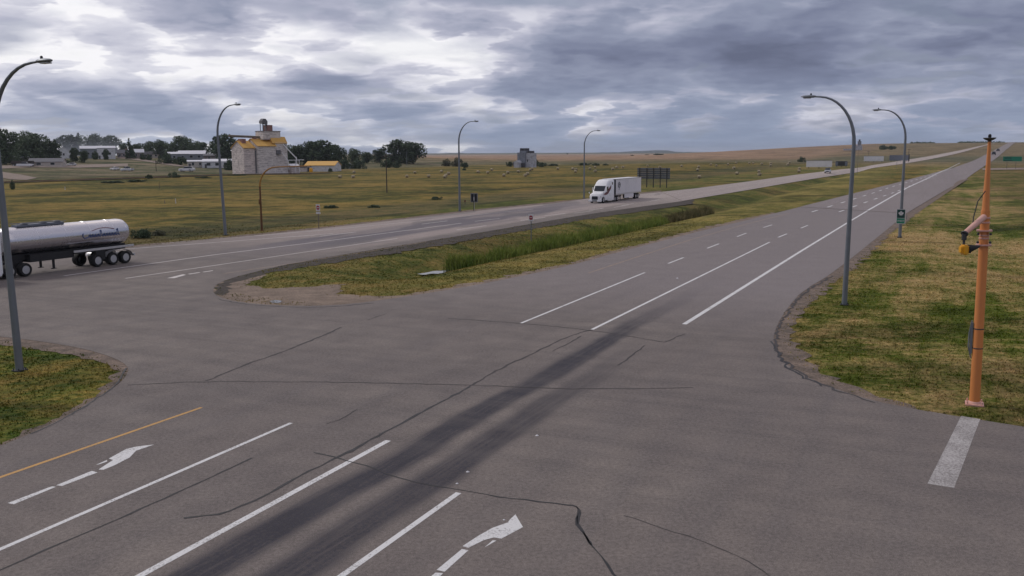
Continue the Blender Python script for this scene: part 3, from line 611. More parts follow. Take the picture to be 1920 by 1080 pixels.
def tufts(name, n, dmin, dmax, h0, h1, w0, label, vmin=None, vmax=None, power=0.5):
    az = RNG.uniform(R(-33), R(33), n * 2); d = dmin * (dmax / dmin) ** (RNG.uniform(0, 1, n * 2) ** power)
    x, y = d * np.sin(az), d * np.cos(az); v = x * CA - y * SA
    k = ~inside(near_poly, x, y) & (RNG.uniform(0, 1, n * 2) > ((d - dmin) / (dmax - dmin)) ** 1.5)
    xn, yn = x + RNG.normal(0, 0.4, len(x)), y + RNG.normal(0, 0.4, len(x))
    for b_ in bare: k &= ~inside(b_, xn, yn)
    if vmin is not None: k &= (v > vmin) & (v < vmax)
    x, y, d = x[k][:n], y[k][:n], d[k][:n]; m = len(x)
    z = T(x, y) - 0.03; clump = 0.6 + 0.8 * (np.sin(x * 1.7 + np.sin(y * 2.1)) * np.sin(y * 1.3 + 1) * 0.5 + 0.5)
    h = RNG.uniform(h0, h1, m) * clump; w = w0 * RNG.uniform(0.6, 1.4, m) * (0.6 + d / 60); Vs = []; Fs = []
    for b_ in range(2):
        an = RNG.uniform(0, math.pi, m); lx, ly = RNG.normal(0, 0.35, m) * h, RNG.normal(0, 0.35, m) * h
        ox, oy = RNG.normal(0, 0.05, m), RNG.normal(0, 0.05, m); cx_, cy_ = np.cos(an) * w, np.sin(an) * w
        p0 = np.stack([x + ox - cx_, y + oy - cy_, z], 1); p1 = np.stack([x + ox + cx_, y + oy + cy_, z], 1); p2_ = np.stack([x + ox + lx, y + oy + ly, z + h], 1)
        Vs.append(np.stack([p0, p1, p2_], 1).reshape(-1, 3))
    V = np.concatenate(Vs); F_ = np.arange(len(V)).reshape(-1, 3); me = npmesh(name, V, F_, 3); set_cols(me, V[:, 0], V[:, 1], 1.5)
    return tag(link(name, me, M['ground']), label, 'grass', kind='stuff')
tufts('grass', 120000, 24, 135, 0.02, 0.09, 0.022, 'short mown grass on the verge, median and island')
# reeds in the ditch
def reeds(pix, n, h0, h1, w, mat, label, z=-0.95, spread=0.9):
    pts = resample([P(q[0], q[1], z)[:2] for q in pix], 200); wid = np.interp(np.linspace(0, 1, 200), np.linspace(0, 1, len(pix)), [q[2] for q in pix])
    k = RNG.integers(0, 200, n); off = RNG.uniform(-1, 1, n) * wid[k] * spread
    dirx = np.gradient(pts[:, 0]); diry = np.gradient(pts[:, 1]); L = np.hypot(dirx, diry); nx, ny = -diry / L, dirx / L
    x = pts[k, 0] + nx[k] * off + RNG.normal(0, 0.25, n); y = pts[k, 1] + ny[k] * off + RNG.normal(0, 0.25, n)
    cl = 0.72 + 0.28 * np.sin(x * 1.1 + 2 * np.sin(y * 0.55)) * np.sin(y * 0.8 + x * 0.3) + RNG.uniform(-0.2, 0.2, n); h = RNG.uniform(h0, h1, n) * cl * np.where(RNG.uniform(0, 1, n) < 0.06, 1.35, 1) * np.sqrt(np.clip(1.15 - (np.abs(off) / (wid[k] + .1)) ** 2, 0.2, 1)); zz = T(x, y) - 0.05
    an = RNG.uniform(0, math.pi, n); cx_, cy_ = np.cos(an) * w, np.sin(an) * w; lx, ly = RNG.normal(0, 0.16, n) * h, RNG.normal(0, 0.16, n) * h
    a = np.stack([x - cx_, y - cy_, zz], 1); b = np.stack([x + cx_, y + cy_, zz], 1)
    c = np.stack([x + cx_ * .8 + lx * .4, y + cy_ * .8 + ly * .4, zz + h * .6], 1); e = np.stack([x - cx_ * .8 + lx * .4, y - cy_ * .8 + ly * .4, zz + h * .6], 1)
    f = np.stack([x + lx * 1.6, y + ly * 1.6, zz + h], 1); V = np.stack([a, b, c, e, f], 1).reshape(-1, 3); i = np.arange(n) * 5
    me = bpy.data.meshes.new('reeds'); tri = np.concatenate([np.stack([i, i + 1, i + 2], 1), np.stack([i, i + 2, i + 3], 1), np.stack([i + 3, i + 2, i + 4], 1)])
    me = npmesh('reeds', V, tri, 3); return tag(link('reeds', me, mat), label, 'reeds', kind='stuff')
reeds([(848, 506, 0.5), (875, 500, 1.5), (940, 490, 2.3), (1010, 475, 2.4), (1080, 459, 2.4), (1140, 446, 2.6), (1195, 433, 2.4), (1230, 424, 1.6)], 30000, 0.75, 1.7, 0.03, M['reed'], 'dense green reeds growing along the median ditch')
reeds([(1205, 430, 0.8), (1222, 425, 1.2), (1240, 421, 0.9), (1262, 416, 1.8), (1285, 410, 2.0), (1310, 404, 1.8), (1328, 400, 0.8)], 8000, 0.7, 1.6, 0.045, M['reed_dark'], 'darker brownish reeds at the far end of the ditch')

# ================================================================== STREET LAMPS
TO_ROAD_R = (-CA, SA)      # from the right verge towards the carriageway
TO_ROAD_L = (CA, -SA)
def lamp_meshes(h=13.0, reach=2.2):
    pole = MB(); zs = h - 2.9
    pts = [(0, 0, 0.05), (0, 0, 0.3), (0, 0, zs * 0.5), (0, 0, zs)]; rad = [0.172, 0.165, 0.140, 0.115]
    for k in range(1, 11):
        a = k / 10 * R(88); pts.append((reach * (1 - math.cos(a)), 0, zs + (h - zs) * math.sin(a))); rad.append(0.115 - 0.06 * k / 10)
    pts.append((reach + 0.35, 0, h + 0.02)); rad.append(0.045)
    pole.tube(pts, rad, 12)
    base = MB().box(-0.24, 0.24, -0.24, 0.24, 0, 0.06, 0.012)
    for sx in (-1, 1):
        for sy in (-1, 1): base.tube([(sx * 0.17, sy * 0.17, 0.05), (sx * 0.17, sy * 0.17, 0.14)], 0.025, 6)
    base.lathe([(0.17, 0.05), (0.15, 0.22), (0.14, 0.24)], n=12)
    head = MB().loft([[(reach + x, w * math.cos(an), h + 0.03 + hh * math.sin(an)) for an in np.linspace(0, 2 * math.pi, 10, endpoint=False)] for x, w, hh in ((0.2, 0.05, 0.05), (0.32, 0.12, 0.08), (0.62, 0.17, 0.095), (0.95, 0.14, 0.07), (1.1, 0.04, 0.02))])
    lens = MB().box(reach + 0.5, reach + 0.95, -0.12, 0.12, h - 0.09, h - 0.04, 0.015)
    cell = MB().lathe([(0.05, h + 0.1), (0.055, h + 0.2), (0.03, h + 0.23)], (reach + 0.5, 0, 0), 8)
    return [m.mesh(nm, True) for m, nm in ((pole, 'pole'), (base, 'base_plate'), (head, 'lamp_head'), (lens, 'lens'), (cell, 'photocell'))]
LM_STD, LM_LONG = lamp_meshes(), lamp_meshes(13.0, 2.75)
def lamp(px, py, dirv, label, scale=1.0, group='tall curved street lamps along the highway', rot=0.0, tilt=0.0, reach=False):
    LM = LM_LONG if reach else LM_STD
    p = G(px, py); o = thing('street_lamp', (p[0], p[1], p[2] - 0.03), math.atan2(dirv[1], dirv[0]) + rot, label, 'street lamp', group); o.scale = (scale,) * 3
    o.rotation_euler = (Matrix.Rotation(R(tilt), 3, 'Y') @ Matrix.Rotation(math.atan2(dirv[1], dirv[0]) + rot, 3, 'Z')).to_euler()
    link('pole', LM[0], M['galv'], o); link('base_plate', LM[1], M['dark_steel'], o); hd = link('lamp_head', LM[2], M['galv'], o)
    link('lens', LM[3], M['lens'], hd); link('photocell', LM[4], M['dark_steel'], hd); return o
lamp(37, 694, TO_ROAD_L, 'tall grey street lamp on the lower left grass island, in front of the tanker', 0.965, tilt=-0.9, reach=True)
lamp(423, 441, TO_ROAD_L, 'curved street lamp beside the orange-roofed grain elevator', 1.09, tilt=-1.6)
lamp(862, 396, TO_ROAD_L, 'curved street lamp next to the small dark sign seen from behind', 1.05)
lamp(1095, 372, TO_ROAD_L, 'curved street lamp just left of the white truck', 1.0)
lamp(1583, 571, TO_ROAD_R, 'nearest curved street lamp on the right-hand grass verge', 0.93, tilt=0.6)
lp5 = lamp(1687, 445, TO_ROAD_R, 'curved street lamp on the right verge carrying a green route sign', 1.01)

# ================================================================== SIGNAL POLES
p = G(1827, 757); o = thing('signal_pole', (p[0], p[1], p[2] - 0.03), math.atan2(-CA, -SA), 'orange signal pole with short mast arm on the right verge', 'signal pole')
PROT = -0.8
hp = 9.35
MB().tube([(0, 0, 0.05), (0, 0, 2.5), (0, 0, 6.6), (0, 0, 6.95)], [0.178, 0.168, 0.150, 0.145], 14).build('pole', M['orange'], o, True)
MB().tube([(0, 0, 6.95), (0, 0, 7.0), (0, 0, hp)], [0.125, 0.12, 0.048], 12).build('upper_pole', M['orange'], o, True)['label'] = 'thinner red-orange upper section of the pole'
m = MB().box(-0.30, 0.30, -0.30, 0.30, 0.0, 0.06, 0.012)
for sx in (-1, 1):
    for sy in (-1, 1): m.tube([(sx * 0.23, sy * 0.23, 0.05), (sx * 0.23, sy * 0.23, 0.16)], 0.03, 6)
m.lathe([(0.22, 0.05), (0.20, 0.12), (0.18, 0.14)], n=14); m.build('base_plate', M['faded_orange'], o, True)
m = MB()
for z_ in (6.5, 6.66, 5.95, 6.05): m.lathe([(0.155, z_), (0.17, z_ + 0.01), (0.17, z_ + 0.05), (0.155, z_ + 0.06)], n=16)
m.box(-0.20, 0.22, -0.24, 0.24, 6.22, 6.27); m.box(-0.20, 0.22, -0.24, 0.24, 5.72, 5.77); m.build('clamp', M['faded_orange'], o)
for sx in (-1, 1):
    for z_ in (5.85, 6.14): MB().tube([(0.12, sx * 0.19, z_), (0.26, sx * 0.19, z_)], 0.045, 6).build('bolt', M['dark_steel'], o)
# mast arm: points towards the camera and to the left
e_ = P(1811, 433, 5.15); ax = Vector((e_[0] - p[0], e_[1] - p[1], 0)); rz = o.rotation_euler[2]
def toloc(w): w = Vector(w) - Vector((p[0], p[1], p[2] - 0.03)); return Matrix.Rotation(-rz, 3, 'Z') @ w
def at_dist(px, py, dist): a, b, c = ray(px, py); k = dist / math.hypot(a, b); return (a * k, b * k, H + c * k)
dP = math.hypot(p[0], p[1])
A0 = toloc(at_dist(1850, 407, dP - 0.2)); A1 = toloc(at_dist(1813, 437, dP - 1.4)); dA = (A1 - A0)
MB().tube([A0, A0 + dA * 0.5, A0 + dA * 0.97], [0.11, 0.10, 0.085], 12).build('mast_arm', M['faded_orange'], o, True)['label'] = 'sun-bleached pink mast arm'
m = MB(); m.tube([A0 + dA * 0.97, A1 + Vector((0, 0, -0.02))], 0.12, 10); m.tube([A1, A1 + Vector((0, 0, -0.22))], 0.085, 10); m.tube([A1 + Vector((0, 0, -0.2)), A1 + Vector((0, 0, -0.5))], 0.04, 8); m.build('hanger', M['dark_steel'], o, True)
m = MB(); m.tube([A0 + Vector((0.0, 0, 0.9)), A0 + Vector((0.1, -0.22, 0.55)), A0 + dA * 0.35 + Vector((0.05, -0.12, 0.2)), A0 + dA * 0.5 + Vector((0, -0.05, -0.05))], 0.02, 6); m.build('cable', M['black'], o, True)
# flashing beacon hangs from the arm; it faces along the highway
bt = link('beacon', None, parent=o); hA = toloc(at_dist(1815, 467, dP - 1.4)); bt.location = hA; bt.rotation_euler = (0, 0, R(-63) - rz + R(60))
MB().box(-0.14, 0.06, -0.17, 0.17, -0.17, 0.17, 0.04).box(-0.19, -0.12, -0.12, 0.12, -0.12, 0.12, 0.03).build('housing', M['amber'], bt, True)
m = MB(); n = 14
ring0 = [(0.05, 0.17 * math.cos(a_), 0.17 * math.sin(a_)) for a_ in np.linspace(R(-35), R(215), n)]
ring1 = [(0.05 + 0.10 + 0.32 * max(0, math.sin(a_)) ** 0.7 if math.sin(a_) > 0 else 0.12, 0.16 * math.cos(a_), 0.16 * math.sin(a_) - 0.03) for a_ in np.linspace(R(-35), R(215), n)]
m.add(ring0 + ring1, [(k, k + 1, n + k + 1, n + k) for k in range(n - 1)]); vz = m.build('visor', M['black'], bt, True); md = vz.modifiers.new('s', 'SOLIDIFY'); md.thickness = 0.012
MB().lathe([(0.14, 0.052), (0.12, 0.08), (0.01, 0.10)], axis='X', n=16).build('lens', M['amber'], bt, True)
MB().lathe([(0.19, hp + 0.09), (0.21, hp + 0.07), (0.15, hp + 0.02), (0.06, hp - 0.02), (0.05, hp - 0.05)], n=24).build('disc', M['dark_steel'], o, True)
MB().lathe([(0.045, hp + 0.08), (0.055, hp + 0.13), (0.05, hp + 0.18), (0.02, hp + 0.21)], (0, 0, 0), 12).build('sensor', M['black'], o, True)
m = MB().box(-0.05, 0.08, -0.26, -0.175, 1.85, 3.0, 0.02).tube([(0.0, -0.2, 1.7), (0.05, -0.30, 2.1), (0, -0.29, 2.6), (0.02, -0.22, 3.05)], 0.025, 6).build('cable_box', M['galv'], o)
for z_ in (2.05, 2.75): MB().lathe([(0.172, z_), (0.176, z_ + 0.01), (0.176, z_ + 0.03), (0.172, z_ + 0.04)], n=16).build('strap', M['dark_steel'], o)
o.rotation_euler = (Matrix.Rotation(R(PROT), 3, 'Y') @ Matrix.Rotation(rz, 3, 'Z')).to_euler()

p = G(491, 432); o = thing('signal_pole', (p[0], p[1], p[2] - 0.03), math.atan2(TO_ROAD_L[1], TO_ROAD_L[0]) + R(18), 'rusty mustard signal pole with long curved arm, in front of the elevator', 'signal pole')
MB().tube([(0, 0, 0), (0, 0, 2.6), (0, 0, 5.2)], [0.14, 0.12, 0.105], 10).build('pole', M['rust'], o, True)
hh = 7.45; pts = [(0, 0, 5.2)] + [(2.1 * (1 - math.cos(R(a_))), 0, 5.2 + (hh - 5.2) * math.sin(R(a_))) for a_ in range(12, 91, 13)] + [(3.4, 0, hh + .05), (6.3, 0, hh + 0.12)]
MB().tube(pts, np.linspace(0.105, 0.06, len(pts)).tolist(), 10).build('mast_arm', M['mustard'], o, True)
m = MB().lathe([(0.02, -0.28), (0.20, -0.2), (0.22, 0.1), (0.16, 0.2), (0.03, 0.26)], (6.3, 0, hh - 0.35), 14).build('beacon', M['amber'], o, True); m['label'] = 'amber beacon hanging from the arm end'
MB().tube([(6.3, 0, hh + 0.12), (6.3, 0, hh - 0.15)], 0.035, 6).build('hanger', M['dark_steel'], o)
MB().box(-0.2, 0.2, -0.2, 0.2, 0, 0.05).build('base_plate', M['rust'], o); MB().box(-0.16, 0.16, -0.20, -0.11, 3.1, 3.7, 0.02).build('control_box', M['rust'], o)

# ================================================================== SIGNS
FACE = math.atan2(-CA, -SA)      # local +X looks down the highway towards the camera
def noentry(px, py, h, label, rot, tab, size=0.62):
    p = G(px, py); o = thing('road_sign', (p[0], p[1], p[2] - 0.05), FACE + rot, label, 'road sign', 'do not enter signs')
    MB().box(-0.035, 0.035, -0.035, 0.035, 0, h).build('post', M['galv'] if not tab else M['wood'], o)
    w = size / 2; hh = size * 0.62; MB().box(0.036, 0.05, -w, w, h - hh * 2, h, 0.006).build('panel', M['sign_white'], o)
    zc_ = h - hh; r_ = size * 0.41
    d_ = MB().lathe([(r_, 0.052), (r_, 0.056)], (0, 0, zc_), 28, 'X').build('red_disc', M['sign_red'], o)
    MB().box(0.058, 0.062, -r_ * 0.75, r_ * 0.75, zc_ - r_ * 0.14, zc_ + r_ * 0.14).build('white_bar', M['sign_white'], d_)
    if tab: MB().box(0.04, 0.055, -w * 0.75 - 0.1, w * 0.9 + 0.1, h - hh * 2 - 0.34, h - hh * 2 - 0.12, 0.005).build('arrow_tab', M['sign_white'], o)['label'] = 'narrow white plate under the sign'
noentry(598, 428, 2.95, 'do not enter sign beyond the far carriageway, with narrow white plate below', R(-8), True, 0.66)
noentry(996, 452, 2.95, 'do not enter sign standing in the median beside the reeds', R(-8), False, 0.58)
p = G(889, 395); o = thing('road_sign', (p[0], p[1], p[2] - 0.05), FACE + math.pi + R(10), 'dark rectangular sign seen from behind, right of the lamp at the meadow edge', 'road sign')
MB().box(-0.05, 0.05, -0.05, 0.05, 0, 2.2).build('post', M['sign_white'], o); MB().box(-0.13, -0.07, -0.04, 0.04, 0, 1.6).build('stub_post', M['dark_wood'], o)
MB().box(0.05, 0.08, -0.58, 0.58, 1.35, 2.75, 0.02).build('frame', M['alu_back'], o); MB().box(0.018, 0.048, -0.46, 0.46, 1.46, 2.64).build('back_panel', M['black'], o)
MB().box(-0.01, 0.016, -0.05, 0.05, 1.46, 2.64).build('brace', M['galv'], o)
p = G(872, 384); o = thing('marker_post', (p[0], p[1], p[2] - 0.05), 0, 'short reddish marker post left of the dark sign', 'marker post')
MB().box(-0.05, 0.05, -0.05, 0.05, 0, 0.9).build('post', M['wood'], o); MB().box(-0.10, 0.10, -0.06, 0.06, 0.55, 0.92, 0.01).build('marker', M['maroon'], o)
# big sign seen from behind on five posts
pA, pB = G(1201, 351), G(1251, 351); pc = [(pA[k] + pB[k]) / 2 for k in range(3)]
o = thing('sign_gantry', (pA[0], pA[1], pA[2] - 0.1), math.atan2(pB[1] - pA[1], pB[0] - pA[0]) - R(24), 'large roadside sign seen from behind on five dark posts, behind the trailer', 'billboard')
for k, xx in enumerate((-0.3, 1.7, 3.5, 5.35, 7.1)): MB().box(xx - 0.09, xx + 0.09, -0.1, 0.1, 0, 4.95).build('post', M['dark_steel'], o)
for k in range(5): MB().box(-1.0, 7.9, 0.12, 0.17, 2.25 + k * 0.55, 2.74 + k * 0.55, 0.01).build('panel', M['alu_back'], o)
for k in range(5): MB().box(-1.0, 7.9, 0.02, 0.115, 2.42 + k * 0.55, 2.52 + k * 0.55).build('rail', M['dark_steel'], o)
# green route sign on the lamp pole
pl = lp5.location; o = thing('route_sign', (pl[0] - SA * 0.16, pl[1] - CA * 0.16, pl[2]), FACE, 'green highway route marker with white maple leaf, fixed to the lamp pole', 'road sign')
MB().box(0.0, 0.02, -0.43, 0.43, 1.45, 2.98, 0.006).build('panel', M['sign_white'], o)
MB().box(0.022, 0.03, -0.38, 0.38, 2.06, 2.93).build('shield', M['sign_dark_green'], o)
MB().box(0.022, 0.03, -0.38, 0.38, 1.50, 2.02).build('tab', M['sign_green'], o)
leaf = [(0, -.42), (.04, -.22), (.26, -.26), (.20, -.16), (.42, .05), (.34, .10), (.38, .26), (.24, .24), (.20, .30), (.10, .16), (.13, .42), (.06, .36), (0, .52)]
leaf = [(a_ * 0.62, 2.50 + b_ * 0.62) for a_, b_ in leaf]; leaf = leaf + [(-a_, b_) for a_, b_ in leaf[::-1][1:-1]]
m = MB(); tri = tessellate_polygon([[Vector((a_, b_, 0)) for a_, b_ in leaf]]); m.add([(0.034, a_, b_) for a_, b_ in leaf], tri); m.build('maple_leaf', M['sign_white'], o)
def text(body, size, mat, parent, loc, rot=(R(90), 0, R(90)), name='lettering', ext=0.003):
    cu = bpy.data.curves.new(name, 'FONT'); cu.body = body; cu.size = size; cu.align_x = 'CENTER'; cu.align_y = 'CENTER'; cu.extrude = ext; cu.resolution_u = 3
    tmp = bpy.data.objects.new('tmp', cu); COL.objects.link(tmp); bpy.context.view_layer.update()
    me = bpy.data.meshes.new_from_object(tmp.evaluated_get(bpy.context.evaluated_depsgraph_get())); bpy.data.objects.remove(tmp)
    me.materials.clear(); o = link(name, me, mat, parent); o.location = loc; o.rotation_euler = rot; return o
text('1', 0.26, M['sign_dark_green'], o, (0.04, 0, 2.52)); text('WEST', 0.27, M['sign_white'], o, (0.034, 0, 1.75))
# green guide sign at the right edge
p = G(1897, 317); s_ = mpp(p); o = thing('guide_sign', (p[0], p[1], p[2] - 0.1), math.atan2(-p[1], -p[0]), 'wide green guide sign on two posts beyond the side road', 'road sign')
w = 27 * s_ / 2; z1 = 20.5 * s_; z0 = z1 - 7.5 * s_
for yy in (-w * 0.55, w * 0.4): MB().box(-0.08, 0.08, yy - 0.08, yy + 0.08, 0, z1 - 0.1).build('post', M['wood'], o)
MB().box(0.09, 0.14, -w, w, z0, z1, 0.02).build('panel', M['sign_green'], o)
MB().box(0.145, 0.15, -w * 0.9, w * 0.0, z0 + 0.9 * s_, z0 + 2.4 * s_).box(0.145, 0.15, -w * 0.85, -w * 0.1, z0 + 4.4 * s_, z0 + 6 * s_).build('legend', M['sign_dark_green'], o)

# billboards
def billboard(x0, x1, yt, yb, yg, name, mat, label, cat='billboard', posts=3, legs=True, frame=None):
    c = G((x0 + x1) / 2, yg); s_ = mpp(c); o = thing(name, (c[0], c[1], c[2] - 0.1), math.atan2(-c[1], -c[0]) + R(0), label, cat); w = (x1 - x0) * s_ / 2
    z0_, z1_ = (yg - yb) * s_, (yg - yt) * s_
    MB().box(-0.05, 0.08, -w, w, z0_, z1_, 0.02).build('panel', M[mat], o)
    for k in range(posts): yy = -w * 0.8 + 1.6 * w * k / (posts - 1); MB().box(-0.30, -0.06, yy - 0.12, yy + 0.12, 0, z1_ * 0.97).build('post', M['dark_wood'], o)
    MB().box(-0.045, 0.12, -w - 0.08, w + 0.08, z1_ - 0.02, z1_ + 0.12).build('trim', M[frame or 'galv'], o); return o
billboard(1514, 1557, 302, 313, 316, 'billboard', 'truck_white', 'long blank white billboard behind the oncoming car')
billboard(1622, 1654, 293.5, 302, 304, 'billboard', 'truck_white', 'smaller blank white billboard right of the nearest right lamp pole')
o = billboard(1568, 1587, 303, 311, 313, 'billboard', 'dark_steel', 'low dark billboard with pale ends between the two white ones')
for k, sx in enumerate((-1, 1)): MB().box(0.082, 0.12, sx * 2.2 - 0.6, sx * 2.2 + 0.6, 0.7, 2.6).build('end_panel', M['alu_back'], o)
billboard(1670, 1700, 292, 301, 303, 'billboard', 'alu_back', 'grey open-framed billboard left of the lamp carrying the green sign', posts=6)

# ================================================================== POWER POLES and small posts
def utility(px, py, h_px, label, arm=True, mat='dark_wood', cat='utility pole', name='utility_pole', rad=0.14):
    p = G(px, py); s_ = mpp(p); o = thing(name, (p[0], p[1], p[2] - 0.1), R(15), label, cat); h = h_px * s_
    MB().tube([(0, 0, 0), (0, 0, h)], [rad, rad * 0.7], 8).build('pole', M[mat], o)
    if arm:
        MB().box(-1.1, 1.1, -0.06, 0.06, h - 0.7, h - 0.55).build('crossarm', M[mat], o)
        for xx in (-0.95, 0, 0.95): MB().lathe([(0.05, h - 0.55), (0.07, h - 0.48), (0.03, h - 0.38)], (xx, 0, 0), 8).build('insulator', M['galv'], o)
utility(725.5, 361, 71, 'dark power pole in the meadow in front of the low dark tree')
utility(763, 311, 26, 'pale pole in front of the biggest tree', False, 'galv', 'pole', 'pole')
utility(651, 312, 28, 'power pole between the orange-roofed shed and the trees')
utility(1607, 328, 45, 'thin pole beside the far carriageway near the billboards', False, 'wood', 'pole', 'pole', 0.06)
utility(1628, 304, 20, 'power pole behind the smaller white billboard', True, 'wood')
utility(1703, 305, 24, 'dark power pole behind the green sign lamp', True)
utility(293, 321, 20, 'power pole at the end of the pale dirt road')
utility(299, 353, 11, 'thin fence post in the meadow below the parked white van', False, 'wood', 'fence post', 'fence_post', 0.08)
utility(329.5, 381, 9, 'short pale fence post in the near meadow', False, 'sign_white', 'fence post', 'fence_post', 0.08)
utility(309, 381, 6, 'short brown fence post in the near meadow', False, 'wood', 'fence post', 'fence_post', 0.08)
utility(1704, 302, 12, 'dark marker beside the far carriageway on the rise', False, 'black', 'marker', 'marker_post', 0.4)
utility(122, 356, 6, 'pale marker post in the meadow at the left', False, 'sign_white', 'marker', 'marker_post', 0.09)
utility(1681, 316, 12, 'thin grey post in the median on the rise', False, 'galv', 'post', 'post', 0.06)
utility(1700, 411, 9, 'low reflector post right of the green route sign', False, 'galv', 'post', 'post', 0.05)

# ================================================================== VEHICLES
# local frame: +X forward, +Y left, Z up, origin on the ground under the front bumper
def wheel_meshes(r, w, dual=False):
    ty = MB().lathe([(r * 0.62, -w / 2), (r * 0.93, -w / 2), (r, -w * 0.36), (r, w * 0.36), (r * 0.93, w / 2), (r * 0.62, w / 2), (r * 0.6, 0)], n=24, axis='Y', cap=False).mesh('tyre', True)
    if dual: rm = MB().lathe([(r * 0.62, w * 0.46), (r * 0.58, w * 0.40), (r * 0.40, w * 0.18), (r * 0.2, w * 0.15), (r * 0.17, w * 0.30), (r * 0.02, w * 0.31)], n=20, axis='Y')
    else: rm = MB().lathe([(r * 0.62, w * 0.50), (r * 0.56, w * 0.47), (r * 0.45, w * 0.30), (r * 0.22, w * 0.38), (r * 0.18, w * 0.46), (r * 0.02, w * 0.47)], n=20, axis='Y')
    return ty, rm.mesh('rim', True)
WT = wheel_meshes(0.51, 0.56, True); WS = wheel_meshes(0.52, 0.30); WC = wheel_meshes(0.36, 0.24)
def wheel(parent, x, y, ms, r):
    w = link('wheel', None, parent=parent, loc=(x, y, r)); w.rotation_euler = (0, 0, 0 if y > 0 else math.pi)
    link('tyre', ms[0], M['tyre'], w); link('rim', ms[1], M['rim'], w); return w
def sec(x, w, z0, z1, c):    # rounded rectangular cross-section
    w2 = w / 2; return [(x, -w2, z0), (x, w2, z0), (x, w2, z1 - c), (x, w2 - c * .35, z1 - c * .35), (x, w2 - c, z1), (x, -w2 + c, z1), (x, -w2 + c * .35, z1 - c * .35), (x, -w2, z1 - c)]
def tractor(o, stripe=True):
    body = MB().loft([sec(-0.06, 1.75, 0.45, 1.30, 0.15), sec(-0.3, 2.10, 0.42, 1.62, 0.25), sec(-1.0, 2.22, 0.42, 1.78, 0.28), sec(-2.05, 2.34, 0.42, 2.00, 0.25)])
    body.build('hood', M['truck_white'], o, True)
    cab = MB().loft([sec(-1.95, 2.36, 0.45, 1.98, 0.2), sec(-2.1, 2.40, 0.45, 2.15, 0.2), sec(-2.75, 2.44, 0.45, 3.05, 0.25), sec(-3.5, 2.48, 0.45, 3.72, 0.4), sec(-4.3, 2.5, 0.45, 3.98, 0.35), sec(-6.15, 2.52, 0.45, 4.02, 0.2)])
    cab.build('cab', M['truck_white'], o, True)
    # windscreen, side windows
    MB().add([(-1.985, -0.98, 2.03), (-1.985, 0.98, 2.03), (-2.62, 1.0, 2.96), (-2.62, -1.0, 2.96), (-2.03, -0.98, 2.0), (-2.03, 0.98, 2.0), (-2.68, 1.0, 2.9), (-2.68, -1.0, 2.9)], [(0, 1, 2, 3), (4, 7, 6, 5), (0, 4, 5, 1), (1, 5, 6, 2), (2, 6, 7, 3), (3, 7, 4, 0)]).build('windscreen', M['glass'], o)
    for s_ in (1, -1):
        MB().prism([(-2.45, 2.1), (-3.4, 2.1), (-3.4, 2.82), (-2.75, 2.82)], s_ * 1.205, s_ * 1.245).build('side_window', M['glass'], o)
        MB().prism([(-5.1, 3.1), (-5.55, 3.1), (-5.55, 3.55), (-5.1, 3.55)], s_ * 1.24, s_ * 1.262).build('sleeper_window', M['glass'], o)
        MB().box(-2.35, -2.2, s_ * 1.32 - 0.05, s_ * 1.32 + 0.05, 1.9, 2.7, 0.03).tube([(-2.4, s_ * 1.2, 2.6), (-2.28, s_ * 1.33, 2.6)], 0.025, 6).build('mirror', M['truck_white'], o, True)
        MB().box(-0.40, -0.18, s_ * 0.96 - 0.17, s_ * 0.96 + 0.17, 0.95, 1.25, 0.05).build('headlight', M['headlight'], o, True)
        MB().box(-6.1, -3.2, s_ * 1.16 - 0.1, s_ * 1.16 + 0.12, 0.28, 0.95, 0.05).build('side_fairing', M['truck_white'], o, True)
        MB().tube([(-0.78, s_ * 1.02, 1.4), (-0.72, s_ * 1.32, 1.72)], 0.02, 6).box(-0.78, -0.70, s_ * 1.34 - 0.1, s_ * 1.34 + 0.1, 1.7, 1.95, 0.03).build('hood_mirror', M['truck_white'], o, True)
    MB().box(-0.02, 0.03, -0.55, 0.55, 0.62, 1.22, 0.05).build('grille', M['grille'], o, True)
    MB().box(-0.35, 0.06, -1.2, 1.2, 0.25, 0.60, 0.07).build('bumper', M['truck_white'], o, True)
    MB().box(0.065, 0.08, -0.45, 0.45, 0.32, 0.50).build('air_intake', M['grille'], o)
    MB().box(-8.4, -0.8, -0.45, 0.45, 0.65, 0.95).box(-8.3, -6.4, -0.5, 0.5, 0.95, 1.15).build('chassis', M['chassis'], o)
    for s_ in (1, -1):
        MB().lathe([(0.30, -0.8), (0.32, -0.77), (0.32, 0.77), (0.30, 0.8)], (-5.1, s_ * 0.85, 0.72), 16, 'X').build('fuel_tank', M['fender'], o, True)
        a_ = MB(); n = 10; a_.add([( -1.25 + 0.66 * math.cos(k * math.pi / n), s_ * 1.0, 0.52 + 0.66 * math.sin(k * math.pi / n)) for k in range(n + 1)] + [(-1.25 + 0.66 * math.cos(k * math.pi / n), s_ * 1.185, 0.52 + 0.62 * math.sin(k * math.pi / n)) for k in range(n + 1)], [(k, k + 1, n + 2 + k, n + 1 + k) for k in range(n)]); a_.build('wheel_arch', M['chassis'], o)
    if stripe:
        for s_ in (1, -1):
            MB().prism([(-1.1, 1.50), (-2.2, 1.85), (-3.0, 2.05), (-3.5, 2.45), (-4.7, 3.05), (-4.6, 2.45), (-3.8, 1.95), (-3.2, 1.58), (-2.3, 1.42)][::-1], s_ * 1.19, s_ * 1.285).build('stripe', M['maroon'], o)
    for x, ms in ((-1.25, WS), (-6.75, WT), (-8.0, WT)):
        for s_ in (1, -1): wheel(o, x, s_ * (1.04 if ms is WS else 0.97), ms, 0.51)
def along(pF, pR): return math.atan2(pF[1] - pR[1], pF[0] - pR[0])
HEAD = math.atan2(-CA, -SA)
